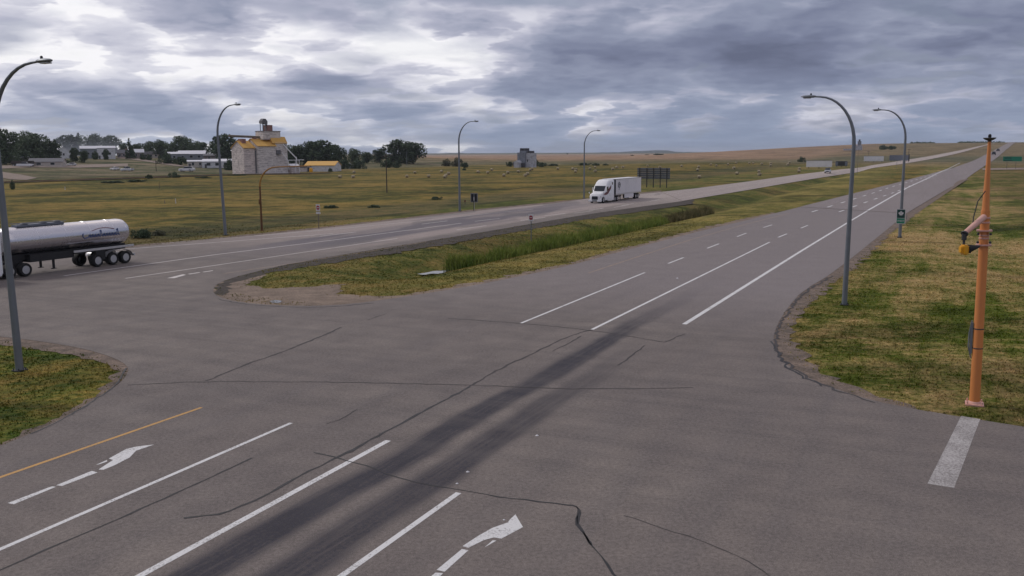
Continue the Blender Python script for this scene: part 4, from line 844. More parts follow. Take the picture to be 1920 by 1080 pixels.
# --- white semi-trailer truck
a0 = P(1127, 381.5); 
o = thing('semi_truck', (0, 0, 0), HEAD - R(2), 'white semi-trailer truck with maroon stripe on the cab, driving on the far carriageway', 'truck')
rzm = Matrix.Rotation(HEAD - R(2), 3, 'Z'); off = rzm @ Vector((0.0, 1.2, 0)); o.location = (a0[0] - off[0], a0[1] - off[1], 0.01)
tractor(o)
TL = -7.0; TE = -20.8
MB().box(TE, TL, -1.30, 1.30, 1.20, 4.06, 0.03).build('trailer_box', M['trailer_white'], o)
MB().box(TE - 0.02, TL + 0.02, 1.302, 1.325, 3.96, 4.08).box(TE - 0.02, TL + 0.02, -1.325, -1.302, 3.96, 4.08).build('top_rail', M['rim'], o)
MB().box(TE - 0.02, TL + 0.02, 1.302, 1.33, 1.15, 1.42).box(TE - 0.02, TL + 0.02, -1.33, -1.302, 1.15, 1.42).build('bottom_rail', M['fender'], o)
MB().box(TL + 0.003, TL + 0.05, -1.28, 1.28, 1.25, 4.0).build('front_wall', M['dark_steel'], o)
for s_ in (1, -1): MB().box(-16.6, -11.6, s_ * 1.26 - 0.02, s_ * 1.26 + 0.02, 0.42, 1.14).build('side_skirt', M['trailer_white'], o)
for s_ in (1, -1): MB().box(-10.6, -10.45, s_ * 0.8 - 0.06, s_ * 0.8 + 0.06, 0.25, 1.15).box(-10.7, -10.35, s_ * 0.8 - 0.1, s_ * 0.8 + 0.1, 0.2, 0.25).build('landing_leg', M['chassis'], o)
MB().box(-20.3, -16.8, -0.5, 0.5, 0.75, 1.15).box(TE, TE + 0.1, -1.1, 1.1, 0.5, 0.65).box(TE + 0.02, TE + 0.09, -0.7, -0.6, 0.5, 1.15).box(TE + 0.02, TE + 0.09, 0.6, 0.7, 0.5, 1.15).build('bogie', M['chassis'], o)
for x in (-18.0, -19.25):
    for s_ in (1, -1): wheel(o, x, s_ * 0.99, WT, 0.51)
for s_ in (1, -1):
    m = MB().tube([(-8.6 + 0.46 * math.cos(a_), s_ * 1.315, 2.95 + 0.46 * math.sin(a_)) for a_ in np.linspace(0, 2 * math.pi, 25)], 0.10, 6)
    m.tube([(-8.6, s_ * 1.31, 2.45), (-8.6, s_ * 1.31, 2.0)], 0.06, 6); m.tube([(-8.85, s_ * 1.31, 2.85), (-8.55, s_ * 1.31, 3.1)], 0.07, 6); m.build('emblem', M['logo_grey'], o)
# --- tanker
b0 = P(252, 491.5); o = thing('tanker_truck', (0, 0, 0), HEAD - R(1.0), 'polished silver tanker truck on the far carriageway at the left edge', 'truck')
rzm = Matrix.Rotation(HEAD - R(1.0), 3, 'Z'); REAR = -18.1; off = rzm @ Vector((REAR + 0.2, 1.25, 0)); o.location = (b0[0] - off[0], b0[1] - off[1], 0.01)
tractor(o, False)
secs = []
for x, k in ((REAR + 0.15, 0.55), (REAR + 0.22, 0.8), (REAR + 0.45, 0.96), (REAR + 0.8, 1.0), (-12.5, 1.0), (-7.4, 0.985), (-7.05, 0.94), (-6.85, 0.78), (-6.8, 0.5)):
    cz = 2.62; secs.append([(x, 1.17 * k * math.cos(a_), cz + 1.03 * k * math.sin(a_)) for a_ in np.linspace(0, 2 * math.pi, 32, endpoint=False)])
MB().loft(secs).build('tank', M['chrome'], o, True)
for x in (-16.2, -14.0, -11.8, -9.4): MB().lathe([(1.0, -0.03), (1.02, 0), (1.0, 0.03)], n=32, axis='X').build('tank_band', M['chrome'], o, True, loc=(x, 0, 2.62)).scale = (1, 1.162, 1.025)
MB().box(REAR + 0.1, -12.2, 1.13, 1.24, 1.34, 1.52, 0.02).box(REAR + 0.1, -12.2, -1.24, -1.13, 1.34, 1.52, 0.02).build('side_rail', M['fender'], o)
m = MB().box(REAR + 0.3, -7.2, -0.42, 0.42, 1.15, 1.6)
m.box(-12.4, -8.6, -0.8, 0.95, 0.98, 1.55); m.build('chassis_frame', M['chassis'], o)
MB().box(-12.2, -8.2, -0.35, 0.35, 3.62, 3.78, 0.02).tube([(-12.3, 0.42, 3.85), (-8.1, 0.42, 3.85)], 0.025, 6).tube([(-12.3, -0.42, 3.85), (-8.1, -0.42, 3.85)], 0.025, 6).build('walkway', M['alu_back'], o)
for x in (-9.0, -10.6, -11.8): MB().lathe([(0.28, 3.6), (0.28, 3.85), (0.22, 3.9)], (x, 0, 0), 16).build('hatch', M['dark_steel'], o, True)
for s_ in (1, -1): MB().box(-10.75, -10.6, s_ * 0.75 - 0.06, s_ * 0.75 + 0.06, 0.3, 1.2).box(-10.85, -10.5, s_ * 0.75 - 0.12, s_ * 0.75 + 0.12, 0.26, 0.31).build('landing_leg', M['chassis'], o)
MB().box(REAR, REAR + 0.15, -1.2, 1.2, 0.55, 0.75, 0.02).build('rear_bumper', M['fender'], o)
for x in (-14.35, -15.85, -17.1):
    for s_ in (1, -1):
        wheel(o, x, s_ * 0.98, WT, 0.51)
for s_ in (1, -1):
    m = MB(); n = 14; path = [(-16.48 + 1.32 * math.cos(a_), 0.50 + 0.72 * math.sin(a_) ** 0.6 if math.sin(a_) > 0 else 0.5) for a_ in np.linspace(R(8), R(172), n)]
    m.add([(x, s_ * 0.70, z_) for x, z_ in path] + [(x, s_ * 1.24, z_) for x, z_ in path], [(k, k + 1, n + k + 1, n + k) for k in range(n - 1)]); m.build('fender', M['fender'], o, True)
    MB().box(-15.1, -14.2, s_ * 1.18 - 0.02, s_ * 1.18 + 0.03, 0.55, 1.3).build('mud_flap', M['black'], o)
    MB().box(REAR - 0.02, REAR + 0.03, s_ * 1.0 - 0.12, s_ * 1.0 + 0.12, 0.58, 0.72, 0.01).build('tail_light', M['tail'], o)
def tank_y(z): return 1.18 * math.sqrt(max(0, 1 - ((z - 2.62) / 1.03) ** 2)) + 0.012
def script(pts, r_, mat, name):
    m = MB()
    for pl in pts: m.tube([(x, tank_y(z_), z_) for x, z_ in pl], r_, 5)
    m.build(name, M[mat], o)
# illegible blue script and a thin red arc above it
strokes = []; x0 = -13.05
strokes.append([(x0 - 0.35 + 0.26 * math.cos(a_), 2.62 + 0.24 * math.sin(a_)) for a_ in np.linspace(R(40) + 0.0, R(-140) + 0.0, 12)])
for k in range(11):
    xx = x0 - 0.75 - 0.27 * k; tall = 0.30 if k in (4, 10) else 0.0
    strokes.append([(xx + 0.1, 2.42), (xx + 0.06, 2.62 + tall), (xx - 0.02, 2.66 + tall), (xx - 0.06, 2.46), (xx - 0.14, 2.42), (xx - 0.17, 2.50)])
script(strokes, 0.038, 'script_blue', 'lettering')
script([[(x, 2.92 + 0.18 * math.sin((x + 14.0) / -2.3 * math.pi)) for x in np.linspace(-14.0, -16.2, 12)]], 0.03, 'red_arc', 'arc_line')
# --- cars
def car(loc, rz, paint_, label, kind='suv', group=None, name='car', s=1.0):
    o = thing(name, loc, rz, label, 'car' if kind != 'pickup' else 'pickup truck', group); o.scale = (s, s, s)
    if kind == 'pickup': prof = [sec(0, 1.6, 0.45, 0.85, 0.1), sec(-0.12, 1.85, 0.35, 1.02, 0.12), sec(-1.5, 1.95, 0.35, 1.12, 0.12), sec(-5.3, 1.95, 0.4, 1.12, 0.08)]; top = [sec(-1.35, 1.6, 1.1, 1.12, 0.01), sec(-2.0, 1.55, 1.1, 1.78, 0.12), sec(-3.4, 1.55, 1.1, 1.80, 0.12), sec(-3.6, 1.6, 1.1, 1.12, 0.01)]; L = 5.3
    else: prof = [sec(0, 1.5, 0.42, 0.75, 0.1), sec(-0.12, 1.75, 0.3, 0.92, 0.12), sec(-1.3, 1.85, 0.3, 1.02, 0.12), sec(-4.5, 1.85, 0.32, 1.05, 0.12), sec(-4.65, 1.7, 0.4, 0.95, 0.1)]; top = [sec(-1.15, 1.6, 1.0, 1.02, 0.01), sec(-1.95, 1.42, 1.0, 1.58, 0.14), sec(-3.8, 1.42, 1.0, 1.6, 0.14), sec(-4.45, 1.55, 1.0, 1.04, 0.01)]; L = 4.6
    MB().loft(prof).build('body', M[paint_], o, True); MB().loft(top).build('windows', M['glass'], o, True)
    a_, b_ = top[1][0][0], top[2][0][0]; zt = top[1][4][2]
    MB().box(b_ - 0.02, a_ + 0.02, -0.62, 0.62, zt - 0.01, zt + 0.035, 0.015).build('roof', M[paint_], o, True)
    for x in (-0.9, -L + 0.95):
        for s_ in (1, -1): wheel(o, x, s_ * 0.82, WC, 0.36)
    for s_ in (1, -1):
        MB().box(-0.14, 0.01, s_ * 0.68 - 0.16, s_ * 0.68 + 0.12, 0.62, 0.78, 0.03).build('headlight', M['headlight'], o)
    MB().box(-0.06, 0.015, -0.5, 0.5, 0.45, 0.72, 0.02).build('grille', M['grille'], o); return o
p = G(1551, 325.5); car((p[0], p[1], p[2] + 0.12), HEAD + R(3), 'car_silver', 'silver and dark pickup driving towards the camera on the far carriageway', 'pickup', name='pickup_truck', s=1.1)
p = G(1863, 291); car((p[0], p[1], p[2] + 0.15), HEAD + R(178), 'car_dark', 'dark vehicle climbing the rise on the near carriageway', 'pickup', name='pickup_truck', s=1.5)
p = G(1871, 284); car((p[0], p[1], p[2] + 0.2), HEAD + R(178), 'car_dark', 'smaller dark car ahead of the other one near the crest', name='car', s=1.5)

# ================================================================== BUILDINGS
def base_at(px, py, dist=None): return G(px, py)
def house(x0, x1, yb, ye, yr, wall, roof, label, rot=0.0, depth=None, cat='house', name='house', wins=3, door=True, gable='side', chimney=False, seg=None):
    "x0..x1 and base/eave/ridge heights are read off the photo at the building's own distance"
    c = G((x0 + x1) / 2, yb); s_ = mpp(c); w = (x1 - x0) * s_; d_ = depth or min(w * 0.55, 9.0); he = (yb - ye) * s_; hr = (yb - yr) * s_
    o = thing(name, (c[0], c[1], c[2] - 0.15), math.atan2(c[0], -c[1]) + math.pi + R(rot), label, cat)
    o.rotation_euler[2] = -math.atan2(c[0], c[1]) + R(rot)
    ov = 0.35
    if gable == 'side':       # ridge runs left-right
        MB().prism([(0, 0), (d_, 0), (d_, he), (d_ / 2, hr - 0.05), (0, he)], -w / 2, w / 2, 'X').build('wall', M[wall], o)
        rf = MB(); k = (hr - he) / (d_ / 2)
        for sgn in (0, 1):
            a_ = [(-ov, he - ov * k), (d_ / 2, hr), (d_ / 2, hr + 0.14), (-ov, he - ov * k + 0.14)]
            if sgn: a_ = [(d_ - y, z_) for y, z_ in a_]
            rf.prism(a_, -w / 2 - ov, w / 2 + ov, 'X')
        r_ = rf.build('roof', M[roof], o)
    else:                     # gable end faces the camera
        MB().prism([(-w / 2, 0), (w / 2, 0), (w / 2, he), (0, hr - 0.05), (-w / 2, he)], 0, d_, 'Y').build('wall', M[wall], o)
        rf = MB(); k = (hr - he) / (w / 2)
        for sg in (-1, 1): rf.prism([(sg * (w / 2 + ov), he - ov * k), (0, hr), (0, hr + 0.14), (sg * (w / 2 + ov), he - ov * k + 0.14)], -ov, d_ + ov, 'Y')
        r_ = rf.build('roof', M[roof], o)
    if chimney: MB().box(w * 0.15, w * 0.15 + 0.7, d_ * 0.4, d_ * 0.4 + 0.7, hr - 0.8, hr + 0.9).build('chimney', M['brick_red'], r_)
    for k in range(wins):
        xx = -w / 2 + w * (k + 0.75) / (wins + 0.5); ww = min(0.9, w * 0.06)
        f = MB().box(xx - ww - 0.1, xx + ww + 0.1, -0.06, -0.003, he * 0.38, he * 0.38 + min(1.4, he * .4) + 0.2).build('window', M['whitewall'], o)
        MB().box(xx - ww, xx + ww, -0.10, -0.062, he * 0.38 + 0.1, he * 0.38 + min(1.4, he * .4) + 0.1).build('pane', M['glass'], f)
    if door:
        xx = -w / 2 + w * 0.12; MB().box(xx - 0.5, xx + 0.5, -0.07, -0.003, 0.1, min(2.2, he * 0.85)).build('door', M['door'], o)
    return o
house(3, 52, 305, 295.5, 293, 'cream', 'roof_pale', 'long low cream shed at the far left', cat='shed', name='shed', wins=1)
house(60, 112, 312.5, 304, 298.5, 'cream', 'roof_grey', 'cream shed with pale grey gable roof beside the parked white pickup', rot=-12, cat='shed', name='shed', wins=2)
house(109, 131, 297, 284, 278, 'whitewall', 'roof_pale', 'small white gabled house between dark spruces', gable='front', wins=1, rot=12)
house(155, 186, 297, 280, 276, 'greywall', 'roof_pale', 'grey two-storey building partly hidden by trees', wins=4)
house(186, 214, 298, 279, 276, 'whitewall', 'roof_pale', 'tall white building right of the grey two-storey one', wins=2)
house(222, 243, 296, 287, 282, 'brownwall', 'roof_grey', 'brownish house on the slope above the dirt road', chimney=True)
house(244, 268, 297, 286, 281, 'brownwall', 'roof_pale', 'brown house with pale roof above the dirt road', wins=3)
house(270, 297, 296, 289, 285, 'cream', 'roof_dark', 'low house behind small bushes on the town slope', wins=3)
house(318, 352, 301, 289, 286, 'greywall', 'roof_pale', 'lower wing with white roof left of the lamp post', wins=2)
house(336, 382, 300, 289, 283.5, 'greywall', 'roof_pale', 'long building with bright white roof on the slope', rot=-10, wins=3)
house(384, 415, 302, 292, 289, 'brownwall', 'roof_grey', 'dark low house behind the lamp post', wins=2)
house(354, 384, 314, 303, 301, 'cream', 'roof_pale', 'pale cream workshop in front of the white-roofed building', wins=2, cat='workshop', name='workshop')
house(382, 433, 315, 303, 299, 'whitewall', 'roof_pale', 'pale workshop with long roof, crossed by the lamp post', rot=-8, wins=3, cat='workshop', name='workshop')
house(-8, 31, 296, 272, 270, 'brownwall', 'roof_pale', 'two-storey building with flat white eaves at the left edge', wins=3, cat='building', name='building')
house(641, 649, 306, 302, 297.5, 'whitewall', 'roof_pale', 'tiny white house gable among dark trees', gable='front', wins=1, door=False)
house(650, 662, 316, 311, 305.5, 'greywall', 'roof_pale', 'little pale shed at the edge of the trees', cat='shed', name='shed', gable='front', wins=0)
house(572, 627.5, 321.5, 310, 303, 'whitewall', 'elev_roof', 'white shed with orange roof beside the elevator', rot=-18, cat='shed', name='shed', wins=0, depth=11)
house(546, 574, 322, 313.5, 311, 'elev_pink', 'roof_dark', 'low pinkish shed attached to the orange-roofed one', cat='shed', name='shed', wins=1)
house(962.5, 968, 311, 305, 303.5, 'pale_elev', 'roof_dark', 'small white hut left of the grey elevator', cat='hut', name='hut', wins=0)

# --- big grain elevator
c = G(488, 326.5); s_ = mpp(c); rzE = -math.atan2(c[0], c[1]) + R(28)
o = thing('grain_elevator', (c[0], c[1], c[2] - 0.2), rzE, 'weathered white wooden grain elevator with orange roofs and a long top conveyor', 'grain elevator')
rx = (math.cos(rzE), math.sin(rzE)); cr_ = (c[1] / math.hypot(c[0], c[1]), -c[0] / math.hypot(c[0], c[1])); kx = rx[0] * cr_[0] + rx[1] * cr_[1]
def ex(px): return (px - 488) * s_ / kx      # photo column -> local x on the front face
def ez(py): return (326.5 - py) * s_
D = 11.0
def block(x0, x1, yb, ye, yr, nm, wallm, roofm, y0=0.0, dep=D, rnm='roof'):
    xa, xb = ex(x0), ex(x1); he, hr = ez(ye), ez(yr)
    w_ = MB().prism([(y0, 0), (y0 + dep, 0), (y0 + dep, he), (y0 + dep / 2, hr - 0.1), (y0, he)], xa, xb, 'X').build(nm, M[wallm], o)
    rf = MB(); k = (hr - he) / (dep / 2)
    for sg in (0, 1):
        a_ = [(y0 - 0.4, he - 0.4 * k), (y0 + dep / 2, hr), (y0 + dep / 2, hr + 0.2), (y0 - 0.4, he - 0.4 * k + 0.2)]
        if sg: a_ = [(2 * y0 + dep - y, z_) for y, z_ in a_]
        rf.prism(a_, xa - 0.3, xb + 0.3, 'X')
    rf.build(rnm, M[roofm], w_); return w_
block(463, 482, 0, 279, 267, 'annex', 'elev_pink', 'elev_roof', 0.9)
block(484, 516, 0, 275.5, 263, 'annex', 'elev_wall', 'elev_roof', -0.6, 11.5)
MB().box(ex(482), ex(484), 0.6, 10, 0, ez(284)).build('gap_wall', M['roof_grey'], o)
hb = MB().box(ex(517), ex(538), 0.2, 10.5, 0, ez(269)).build('tower', M['elev_wall'], o)
MB().prism([(0.2 - 0.3, ez(271)), (10.8, ez(271)), (8.5, ez(259)), (2.2, ez(259))], ex(512), ex(538.5), 'X').build('shoulder_roof', M['elev_roof'], hb)
MB().box(ex(499.5), ex(530), 1.8, 8.6, ez(264), ez(249.5)).build('cupola', M['elev_wall'], hb)
MB().box(ex(499), ex(531), 1.6, 8.8, ez(249.5), ez(248.6)).build('cupola_roof', M['roof_grey'], hb)
MB().box(ex(510), ex(519), 3, 6.5, ez(248.6), ez(238)).build('head_house', M['brick_red'], hb)
m = MB()
for px in (503, 508): m.box(ex(px) - 0.12, ex(px) + 0.12, 3.4, 3.64, ez(248.6), ez(234)).box(ex(px) - 0.12, ex(px) + 0.12, 5.6, 5.84, ez(248.6), ez(234))
m.build('leg_frame', M['galv'], hb)
MB().loft([[(ex(501.5) + a_, y, ez(235) + b_) for a_, b_ in ((0, 0), (2.6, -0.5), (2.7, 0.8), (1.9, 1.9), (0.9, 2.0), (0.1, 1.0))] for y in (3.3, 6.0)]).build('leg_head', M['roof_grey'], hb)
MB().tube([(ex(512), 4.5, ez(238)), (ex(508), 4.5, ez(232))], 0.25, 6).build('leg_spout', M['roof_grey'], hb)
MB().tube([(ex(447), 5.0, ez(258)), (ex(506), 5.0, ez(260))], 0.5, 8).build('conveyor', M['wood'], o, True)['label'] = 'dark horizontal conveyor above the roofs'
MB().box(ex(467.5), ex(474), 4.2, 8.0, ez(272), ez(263)).build('ridge_hut', M['brick_red'], o)
for px in (488, 500): MB().box(ex(px), ex(px) + 1.4, 4.6, 6.0, ez(266), ez(260.5)).build('vent_box', M['brick_red'], o)
MB().box(ex(517), ex(524), -0.9, 0.19, ez(291), ez(283)).build('wall_hatch', M['roof_grey'], o)
def pipe(nm, pts, r_, mat='truck_white'): MB().tube([(ex(a_), b_, ez(c_)) for a_, b_, c_ in pts], r_, 6).build(nm, M[mat], o, True)
pipe('spout', [(528, 1.0, 268), (546, -3.5, 298), (546.5, -3.5, 309)], 0.26); pipe('spout', [(527, -0.2, 287), (534, -2.0, 302), (535, -2.0, 318)], 0.20); pipe('spout', [(533, 0, 272), (537, -1, 284)], 0.16, 'alu_back')
pipe('walkway', [(534, -2.5, 301.5), (562, -2.5, 301)], 0.16); pipe('post', [(546, -2.5, 301), (546, -2.5, 326)], 0.14); pipe('post', [(553, -2.5, 301), (553, -2.5, 324)], 0.18); pipe('post', [(548.5, -2.5, 295), (548.5, -2.5, 302)], 0.12)
MB().box(ex(541), ex(556), -1.5, 3.5, 0, ez(313)).build('drive_shed', M['elev_pink'], o)
MB().prism([(-1.9, ez(313)), (3.9, ez(313)), (1.0, ez(308))], ex(540), ex(557), 'X').build('drive_shed_roof', M['roof_pale'], o)
MB().box(ex(463), ex(538), -0.75, -0.62, 0, 0.6).build('plinth', M['truck_white'], o)
# --- small grey elevator in the meadow
c = G(978, 314); s_ = mpp(c); rzE = -math.atan2(c[0], c[1]) - R(30)
o = thing('grain_elevator', (c[0], c[1], c[2] - 0.2), rzE, 'small old grey grain elevator standing alone in the fields', 'grain elevator')
def gx(px): return (px - 978) * s_ / 0.87
def gz(py): return (314 - py) * s_
MB().box(gx(970), gx(985), 0, 9, 0, gz(286)).build('tower', M['grey_elev'], o)
MB().box(gx(985) + 0.01, gx(992), 0.8, 8.5, 0, gz(287)).build('side_annex', M['pale_elev'], o)
MB().box(gx(972), gx(983), 1.5, 7, gz(286), gz(282.5)).build('cupola', M['grey_elev'], o)
MB().box(gx(972), gx(976.5), 1.8, 6.8, gz(282.5), gz(278)).box(gx(978), gx(981.5), 1.8, 6.8, gz(282.5), gz(278)).build('cupola_top', M['roof_dark'], o)
MB().box(gx(985.5), gx(990.5), 2, 7, gz(287), gz(283)).build('roof_hut', M['roof_dark'], o)
MB().prism([(gx(970), 0), (gx(979), 0), (gx(979), gz(304)), (gx(975), gz(300)), (gx(970), gz(303))], -4, -0.01, 'Y').build('drive_shed', M['pale_elev'], o)
for k in range(3): MB().box(gx(971.5 + 5 * k), gx(973.2 + 5 * k), -4.08, -4.01, 0.2, gz(308)) if k < 2 else None
MB().box(gx(979.5), gx(984), -1.2, -0.02, 0, gz(305)).build('lean_to', M['roof_dark'], o)
MB().box(gx(987), gx(988.6), 0.70, 0.79, gz(303), gz(299)).build('window', M['glass'], o)
# --- far elevator on the skyline
c = G(1604, 281.5); s_ = mpp(c); 
o = thing('grain_elevator', (c[0], c[1], c[2] - 0.5), -math.atan2(c[0], c[1]), 'distant pale elevator on the skyline behind the nearest right lamp', 'grain elevator')
MB().box(-2 * s_, 11 * s_, 0, 9 * s_, 0, 9 * s_).build('annex', M['pale_elev'], o)
MB().box(-20 * s_, -3 * s_, 0, 7 * s_, 0, 3.2 * s_).build('bin_row', M['pale_elev'], o)
MB().box(3 * s_, 9 * s_, 1 * s_, 6 * s_, 9 * s_ + .01, 16 * s_).build('tower', M['grey_elev'], o)
MB().box(4.5 * s_, 7.5 * s_, 2 * s_, 5 * s_, 16 * s_ + .01, 19 * s_).build('head', M['roof_dark'], o)
# white sheds far right on the skyline

# --- town vehicles
def far_car(px, py, paint_, label, rz, kind='suv', s=1.0, name='car'):
    p = G(px, py); car((p[0], p[1], p[2] + 0.02), rz, paint_, label, kind, name=name, s=s)
far_car(62, 313, 'car_white', 'white pickup parked by the cream shed', R(5), 'pickup', 1.3, 'pickup_truck')
far_car(126, 311, 'car_silver', 'silver car parked right of the cream shed', R(170))
far_car(209, 319, 'car_white', 'white car parked on the slope beside a dark one', R(150)); far_car(228, 321, 'car_silver', 'silver pickup parked on the slope', R(165), 'pickup', 1.1, 'pickup_truck')
far_car(337, 322, 'car_white', 'white van-like car at the foot of the dirt road', R(175), 'suv', 1.5)
p = G(44, 312); o = thing('flatbed_trailer', (p[0], p[1], p[2]), R(2), 'long dark loaded trailer standing before the cream shed', 'trailer')
MB().box(-5.5, 5.5, -1.2, 1.2, 1.0, 1.3).build('deck', M['chassis'], o); MB().box(-5.2, 4.6, -1.1, 1.1, 1.3, 2.6, 0.1).build('load', M['dark_wood'], o)
for x in (-4, -2.8, 4): 
    for s2 in (1, -1): wheel(o, x, s2 * 1.0, WS, 0.5)

# ================================================================== TREES
def leaf_mesh(name, seed, w, h, kind='round', n=2600, leaf=0.55, base=0.12):
    rg = np.random.default_rng(seed); lob = []
    if kind == 'round':
        for k in range(16 + int(w)): 
            a_ = rg.uniform(0, 2 * math.pi); r_ = rg.uniform(0, 0.36) * w; zz = rg.uniform(base + 0.02, 0.88); r_ *= math.sqrt(max(0.05, 1 - ((zz - 0.5) / 0.52) ** 2))
            lob.append((r_ * math.cos(a_), r_ * math.sin(a_), zz * h, rg.uniform(0.10, 0.19) * min(w, h * 1.2)))
    elif kind == 'spruce':
        for k in range(22): zz = k / 22; a_ = rg.uniform(0, 6.3); r_ = (1 - zz) * 0.28 * w; lob.append((r_ * math.cos(a_), r_ * math.sin(a_), (0.06 + 0.9 * zz) * h, (1 - zz) * 0.26 * w + 0.25))
    elif kind == 'bush':
        for k in range(16): a_ = rg.uniform(0, 6.3); r_ = rg.uniform(0, 0.40) * w; lob.append((r_ * math.cos(a_), r_ * math.sin(a_), rg.uniform(0.10, 0.72) * h, rg.uniform(0.18, 0.30) * h))
    lob = np.array(lob); k = rg.choice(len(lob), n, p=lob[:, 3] ** 2 / (lob[:, 3] ** 2).sum())
    d_ = rg.normal(size=(n, 3)); d_ /= np.linalg.norm(d_, axis=1)[:, None]; rr_ = lob[k, 3] * rg.uniform(0.45, 1.12, n) ** 0.6
    c_ = lob[k, :3] + d_ * rr_[:, None]; c_[:, 2] = np.maximum(c_[:, 2], 0.05)
    a_ = rg.normal(size=(n, 3)) + d_ * 0.2; a_ /= np.linalg.norm(a_, axis=1)[:, None]; b_ = np.cross(a_, d_ + rg.normal(size=(n, 3)) * 0.5); b_ /= np.linalg.norm(b_, axis=1)[:, None]
    s_ = (leaf * rg.uniform(0.5, 1.2, n))[:, None]
    V = np.stack([c_ - a_ * s_, c_ + b_ * s_ * 0.55, c_ + a_ * s_, c_ - b_ * s_ * 0.55], 1).reshape(-1, 3); Fq = np.arange(n * 4).reshape(-1, 4)
    return npmesh(name, V, Fq, 4)
def trunk_mesh(seed, h, r_, top=0.75):
    rg = random.Random(seed); m = MB(); m.tube([(0, 0, -0.3), (rg.uniform(-.1, .1), 0, h * 0.3), (rg.uniform(-.3, .3), rg.uniform(-.3, .3), h * top)], [r_, r_ * 0.75, r_ * 0.2], 7)
    for k in range(5):
        a_ = rg.uniform(0, 6.28); z0_ = h * rg.uniform(0.18, 0.45); L_ = h * rg.uniform(0.18, 0.32); m.tube([(0, 0, z0_), (math.cos(a_) * L_ * .5, math.sin(a_) * L_ * .5, z0_ + L_ * .5), (math.cos(a_) * L_ * .8, math.sin(a_) * L_ * .8, z0_ + L_ * 1.1)], [r_ * .45, r_ * .3, r_ * .1], 5)
    return m.mesh('trunk', True)
PROTO = {}
for nm, kind, w, h, n, lf in (('r1', 'round', 14, 12, 3600, 0.5), ('r2', 'round', 11, 12, 3000, 0.5), ('r3', 'round', 17, 12, 4200, 0.5), ('s1', 'spruce', 6, 14, 1800, 0.5), ('b1', 'bush', 9, 5, 1500, 0.4), ('b2', 'bush', 12, 5, 1800, 0.42)):
    PROTO[nm] = (leaf_mesh('crown', hash_ := sum(map(ord, nm)), w, h, kind, n, lf), trunk_mesh(hash_, h, 0.35 if kind != 'bush' else 0.12, 0.75 if kind != 'bush' else 0.5), w, h)
def leafcopy(me, mat): m2 = me.copy(); m2.materials.clear(); m2.materials.append(mat); return m2
LC = {}
def tree(px, yb, wpx, yt, proto, leafm, label, cat='tree', group=None, rot=None, dz=0.0):
    c = G(px, yb); s_ = mpp(c); me, tr, w, h = PROTO[proto]; name = 'bush' if cat == 'bush' else ('spruce_tree' if proto == 's1' else 'tree')
    o = thing(name, (c[0], c[1], c[2] - 0.2), rot if rot is not None else (px * 1.7) % 6.28, label, cat, group)
    sx = wpx * s_ / w * (1.22 if cat == 'tree' else 1.1); sz = (yb - yt) * s_ / h; o.scale = (sx, sx, sz)
    if (proto, leafm) not in LC: LC[(proto, leafm)] = leafcopy(me, M[leafm])
    link('crown', LC[(proto, leafm)], None, o); link('trunk', tr, M['trunk'], o); return o
TG = 'trees along the town'
tree(8, 308, 46, 251, 'r1', 'leaf_a', 'dark tree at the very left edge behind the white-eaved building', group=TG)
tree(36, 300, 34, 268, 'r2', 'leaf_a', 'dark rounded tree right of the white-eaved building', group=TG)
tree(64, 303, 66, 254.5, 'r3', 'leaf_b', 'broad tree with a spiky top behind the cream sheds', group=TG)
tree(95, 303, 34, 266, 'r2', 'leaf_a', 'smaller tree between the broad one and the white gabled house', group=TG)
tree(128, 292, 40, 256, 'r2', 'leaf_a', 'ragged dark tree above the white gabled house', group=TG)
tree(149, 292, 22, 251, 's1', 'leaf_a', 'tall pointed spruce behind the white gabled house', 'tree', TG)
tree(178, 292, 50, 256, 'r3', 'leaf_b', 'wide pale green tree behind the grey two-storey building', group=TG)
tree(211, 292, 30, 256, 'r2', 'leaf_b', 'tall loose tree at the right end of the white building', group=TG)
tree(244, 298, 15, 259, 's1', 'leaf_a', 'lone narrow pointed spruce above the brown houses', 'tree', TG)
tree(232, 293, 18, 270, 'r1', 'leaf_b', 'small rounded tree left of the narrow spruce', group=TG)
tree(258, 294, 22, 270, 'r2', 'leaf_a', 'small rounded tree right of the narrow spruce', group=TG)
tree(281, 294, 27, 267, 'r1', 'leaf_b', 'paler of two rounded trees between spruce and white roof', group=TG)
tree(304, 296, 32, 265, 'r3', 'leaf_a', 'darker of two rounded trees left of the white roof', group=TG)
tree(345, 294, 42, 257, 'r1', 'leaf_b', 'tall round tree directly behind the bright white roof', group=TG)
tree(378, 296, 30, 266, 'r2', 'leaf_b', 'rounded tree just left of the lamp post', group=TG)
tree(404, 300, 24, 266, 'r1', 'leaf_b', 'tree directly behind the lamp post', group=TG)
tree(425, 304, 44, 252, 'r2', 'leaf_a', 'tall dark tree between the lamp post and the elevator', group=TG)
tree(432, 319, 22, 296, 'b1', 'leaf_a', 'dark bush at the left foot of the elevator', 'bush')
tree(40, 305, 46, 283, 'b2', 'leaf_a', 'dark bush row behind the long low shed', 'bush'); tree(75, 302, 46, 279, 'b1', 'leaf_a', 'dark bush above the grey-roofed cream shed', 'bush')
tree(141, 304, 15, 278, 'r2', 'leaf_a', 'dark dense tree right of the white gabled house', group=TG); tree(158, 305, 16, 284, 'r1', 'leaf_a', 'low dark tree in front of the grey two-storey building', group=TG)
tree(118, 307, 26, 298, 'b2', 'leaf_a', 'low bush below the white gabled house', 'bush'); tree(178, 299, 14, 284, 'b1', 'leaf_a', 'small bush before the grey building', 'bush'); tree(200, 300, 10, 280, 'r2', 'leaf_a', 'slim tree in front of the white building', group=TG)
